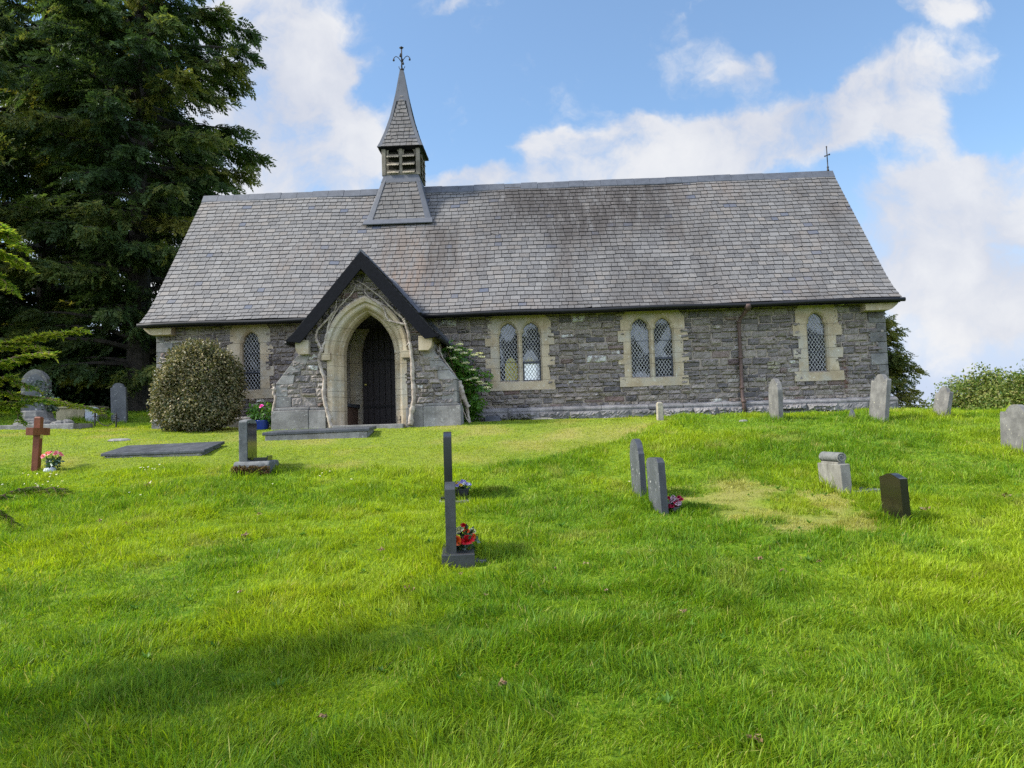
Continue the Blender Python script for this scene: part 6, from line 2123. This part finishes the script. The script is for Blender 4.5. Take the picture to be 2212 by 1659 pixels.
k = d / FPX
slab_stone(top_round(32 * k, 88 * k, .05), .10, M['slate_grave'], t)
t, d = grave('headstone', 'tiny rounded grey headstone behind the iron chain', 222, 901, rot=0, group=GL)
k = d / FPX
slab_stone(top_round(18 * k, 13 * k), .08, M['slate_old'], t)
# iron posts with a chain
a0, d0 = base_at(205, 922); a1, d1 = base_at(251, 924); a2, _ = base_at(184, 911)
ch = thing('chain_fence', 'rusty low iron posts with a sagging chain before the dark slate', 'fence', a0)
for pp, hh in ((a0, 33), (a1, 30), (a2, 18)):
    r_ = np.array(pp) - np.array(a0)
    kk = d0 / FPX
    mb = MB().tube([r_ + (0, 0, -.1), r_ + (0, 0, hh * kk * .8)], .018, 6)
    mb.lathe([(.02, 0), (.035, .02), (.02, .05), (.03, .07), (.006, .14)], tuple(r_ + (0, 0, hh * kk * .78)), 6)
    mb.tube([r_ + (-.07, 0, hh * kk * .74), r_ + (.07, 0, hh * kk * .74)], .014, 5)
    mb.build('post', M['iron'], ch)
mb = MB()
ra, rb = np.array((0, 0, 26 * d0 / FPX)), np.array(a1) - np.array(a0) + (0, 0, 22 * d0 / FPX)
for i in range(22):
    f0, f1 = i / 22, (i + 1.25) / 22
    sag = lambda f: ra + (rb - ra) * f + np.array((0, 0, -.20 * 4 * f * (1 - f)))
    mb.tube([sag(f0), (sag(f0) + sag(f1)) / 2 + (0, .008 * (-1) ** i, 0), sag(f1)], .009, 5)
mb.build('chain', M['iron'], ch, fix=False)

# cottage down the slope beyond the hill: only its chimney shows
q = at_y(2126, 908, 27.0)
zc = float(H(q[0], 27.0))
ct = thing('cottage', 'white cottage down beyond the hill, only its chimney top showing', 'house', (q[0], 27.0, zc))
tz = q[2] - zc
hw_ = max(1.2, tz - 2.2)
MB().box(-3.5, 3.5, .3, 5.3, -.5, hw_).build('wall', M['white'], ct)
cr = MB().hexa([(-3.7, .0, hw_), (3.7, .0, hw_), (3.7, 2.8, hw_ + 1.9), (-3.7, 2.8, hw_ + 1.9), (-3.7, 0, hw_ + .12), (3.7, 0, hw_ + .12), (3.7, 2.8, hw_ + 2.02), (-3.7, 2.8, hw_ + 2.02)])
cr.hexa([(-3.7, 2.81, hw_ + 1.9), (3.7, 2.81, hw_ + 1.9), (3.7, 5.6, hw_), (-3.7, 5.6, hw_), (-3.7, 2.81, hw_ + 2.02), (3.7, 2.81, hw_ + 2.02), (3.7, 5.6, hw_ + .12), (-3.7, 5.6, hw_ + .12)]).build('roof', M['slate_grave'], ct)
kk = 45 / FPX
cs = MB()
cs.loft([[(x, y, z) for x, y in ((-w2, -.35), (w2, -.35), (w2, .45), (-w2, .45))] for w2, z in ((26 * kk, hw_ - .5), (26 * kk, tz - .12), (25 * kk, tz - .0), (18 * kk, tz + .09), (8 * kk, tz + .13))], True, True)
chim = cs.build('chimney', M['white'], ct)
MB().lathe([(.16, tz + .08), (.15, tz + .34), (.19, tz + .36), (.19, tz + .42), (.13, tz + .43)], (0, 0, 0), 14).build('chimney_pot', M['terracotta'], chim, smooth=True)

# ------------------------------------------------------------------ small things in the grass
rng = np.random.default_rng(31)
leaf0 = None
for i, (u, v, s) in enumerate([(320, 1054, .07), (275, 1141, .055), (525, 1167, .055), (560, 1119, .04), (885, 1288, .05), (995, 1253, .025), (697, 1572, .035), (825, 1199, .035), (519, 1291, .03), (1265, 1229, .03), (1768, 1226, .03),
                               (1200, 1241, .025), (1634, 1616, .04), (1085, 1496, .035), (905, 1421, .03), (1690, 1246, .03), (215, 1135, .04), (1478, 1336, .03), (1640, 1218, .03), (2175, 1080, .06), (1310, 1290, .02), (2000, 1110, .05), (1050, 1300, .02)]):
    p = gp(u, v)
    s *= .75
    n = 9
    Pq = rng.normal(0, s * .35, (n, 3)) * [1, 1, .25]
    A_ = unit(rng.normal(0, 1, (n, 3)) * [1, 1, .5]); S_ = unit(np.cross(A_, rng.normal(0, .5, (n, 3)) + [0, -.6, 1]))
    V, F = leaf_quads(Pq, A_, S_, s * rng.uniform(.8, 1.5, n), s * rng.uniform(.3, .5, n), .5)
    o = np_mesh('dead_leaf', V, [F], M['dead_leaf'], attrs={'tint': np.repeat(rng.random((n, 3)), 4, 0)})
    o.location = (p[0], p[1], p[2] + .055 if v > 1000 else p[2] + .03)
    tag(o, 'small curled brown clump of dead leaves lying in the grass', 'dead leaves', 'brown leaf scraps in the grass')
d0 = None
spots = [(rng.uniform(0, 150), rng.uniform(1030, 1062)) for _ in range(16)] + [(rng.normal(318, 9), rng.normal(1018, 2)) for _ in range(7)] + [(345, 1012), (352, 1017), (698, 1032), (712, 1028), (690, 1035), (283, 1071), (303, 1077), (1365, 1045), (1370, 1042), (1360, 1050), (760, 1046), (590, 1054)]
dais = []
for i, (u, v) in enumerate(spots):
    p = gp(u, v)
    if d0 is None:
        d0 = thing('daisy', 'small white daisy in the grass', 'daisy', (0, 0, 0), 0, 'white daisies in the grass')
        V, F = leaf_quads(np.tile((0, 0, .055), (13, 1)), unit(np.stack([np.cos(np.arange(13) * .4833), np.sin(np.arange(13) * .4833), .1 + 0 * np.arange(13)], 1)), unit(np.stack([-np.sin(np.arange(13) * .4833), np.cos(np.arange(13) * .4833), 0 * np.arange(13)], 1)), np.full(13, .014), np.full(13, .0036))
        np_mesh('petals', V, [F], M['whitepetal'], d0, attrs={'tint': np.full((len(V), 3), .6)})
        MB().lathe([(.002, .05), (.0065, .056), (.004, .061)], (0, 0, 0), 8).build('centre', M['yellow'], d0)
        MB().tube([(0, 0, -.02), (0, 0, .055)], .0015, 4).build('stem', M['rose_leaf'], d0, fix=False)
        o = d0
    else:
        o = d0.copy(); COL.objects.link(o)
        for chd in list(d0.children):
            c_ = chd.copy(); COL.objects.link(c_); c_.parent = o
    o.location = (p[0], p[1], p[2] + rng.uniform(.0, .03))
    o.rotation_euler = (rng.uniform(.2, .7), rng.uniform(-.3, .3), rng.uniform(0, .5))
rng = np.random.default_rng(91)
Vw, Fw, Tw, n0 = [], [], [], 0
for i in range(150):
    dd = math.sqrt(rng.uniform(3.2 ** 2, 10.5 ** 2))
    wx, wy = CAM[0] + (rng.random() * 2 - 1) * .72 * dd - .03 * dd, -18 + dd
    k = rng.integers(5, 9)
    a_ = rng.random() * 6.28 + np.arange(k) * 6.283 / k + rng.normal(0, .2, k)
    el = rng.uniform(.25, .9, k)
    A_ = np.stack([np.cos(a_) * np.cos(el), np.sin(a_) * np.cos(el), np.sin(el)], 1)
    S_ = np.stack([-np.sin(a_), np.cos(a_), 0 * a_], 1)
    s = rng.uniform(.035, .08)
    V, F = leaf_quads(np.tile((wx, wy, float(H(wx, wy)) + .01), (k, 1)), A_, S_, s * rng.uniform(.7, 1.2, k), s * rng.uniform(.14, .22, k), .3)
    Vw.append(V); Fw.append(F + n0); n0 += len(V); Tw.append(np.tile((rng.random(), rng.random(), 0), (len(V), 1)))
tag(np_mesh('weeds', np.concatenate(Vw), [np.concatenate(Fw)], M['weed'], attrs={'tint': np.concatenate(Tw)}), 'broad-leaved plantain and dandelion rosettes scattered through the grass', 'weeds', kind='stuff')
make_grass()
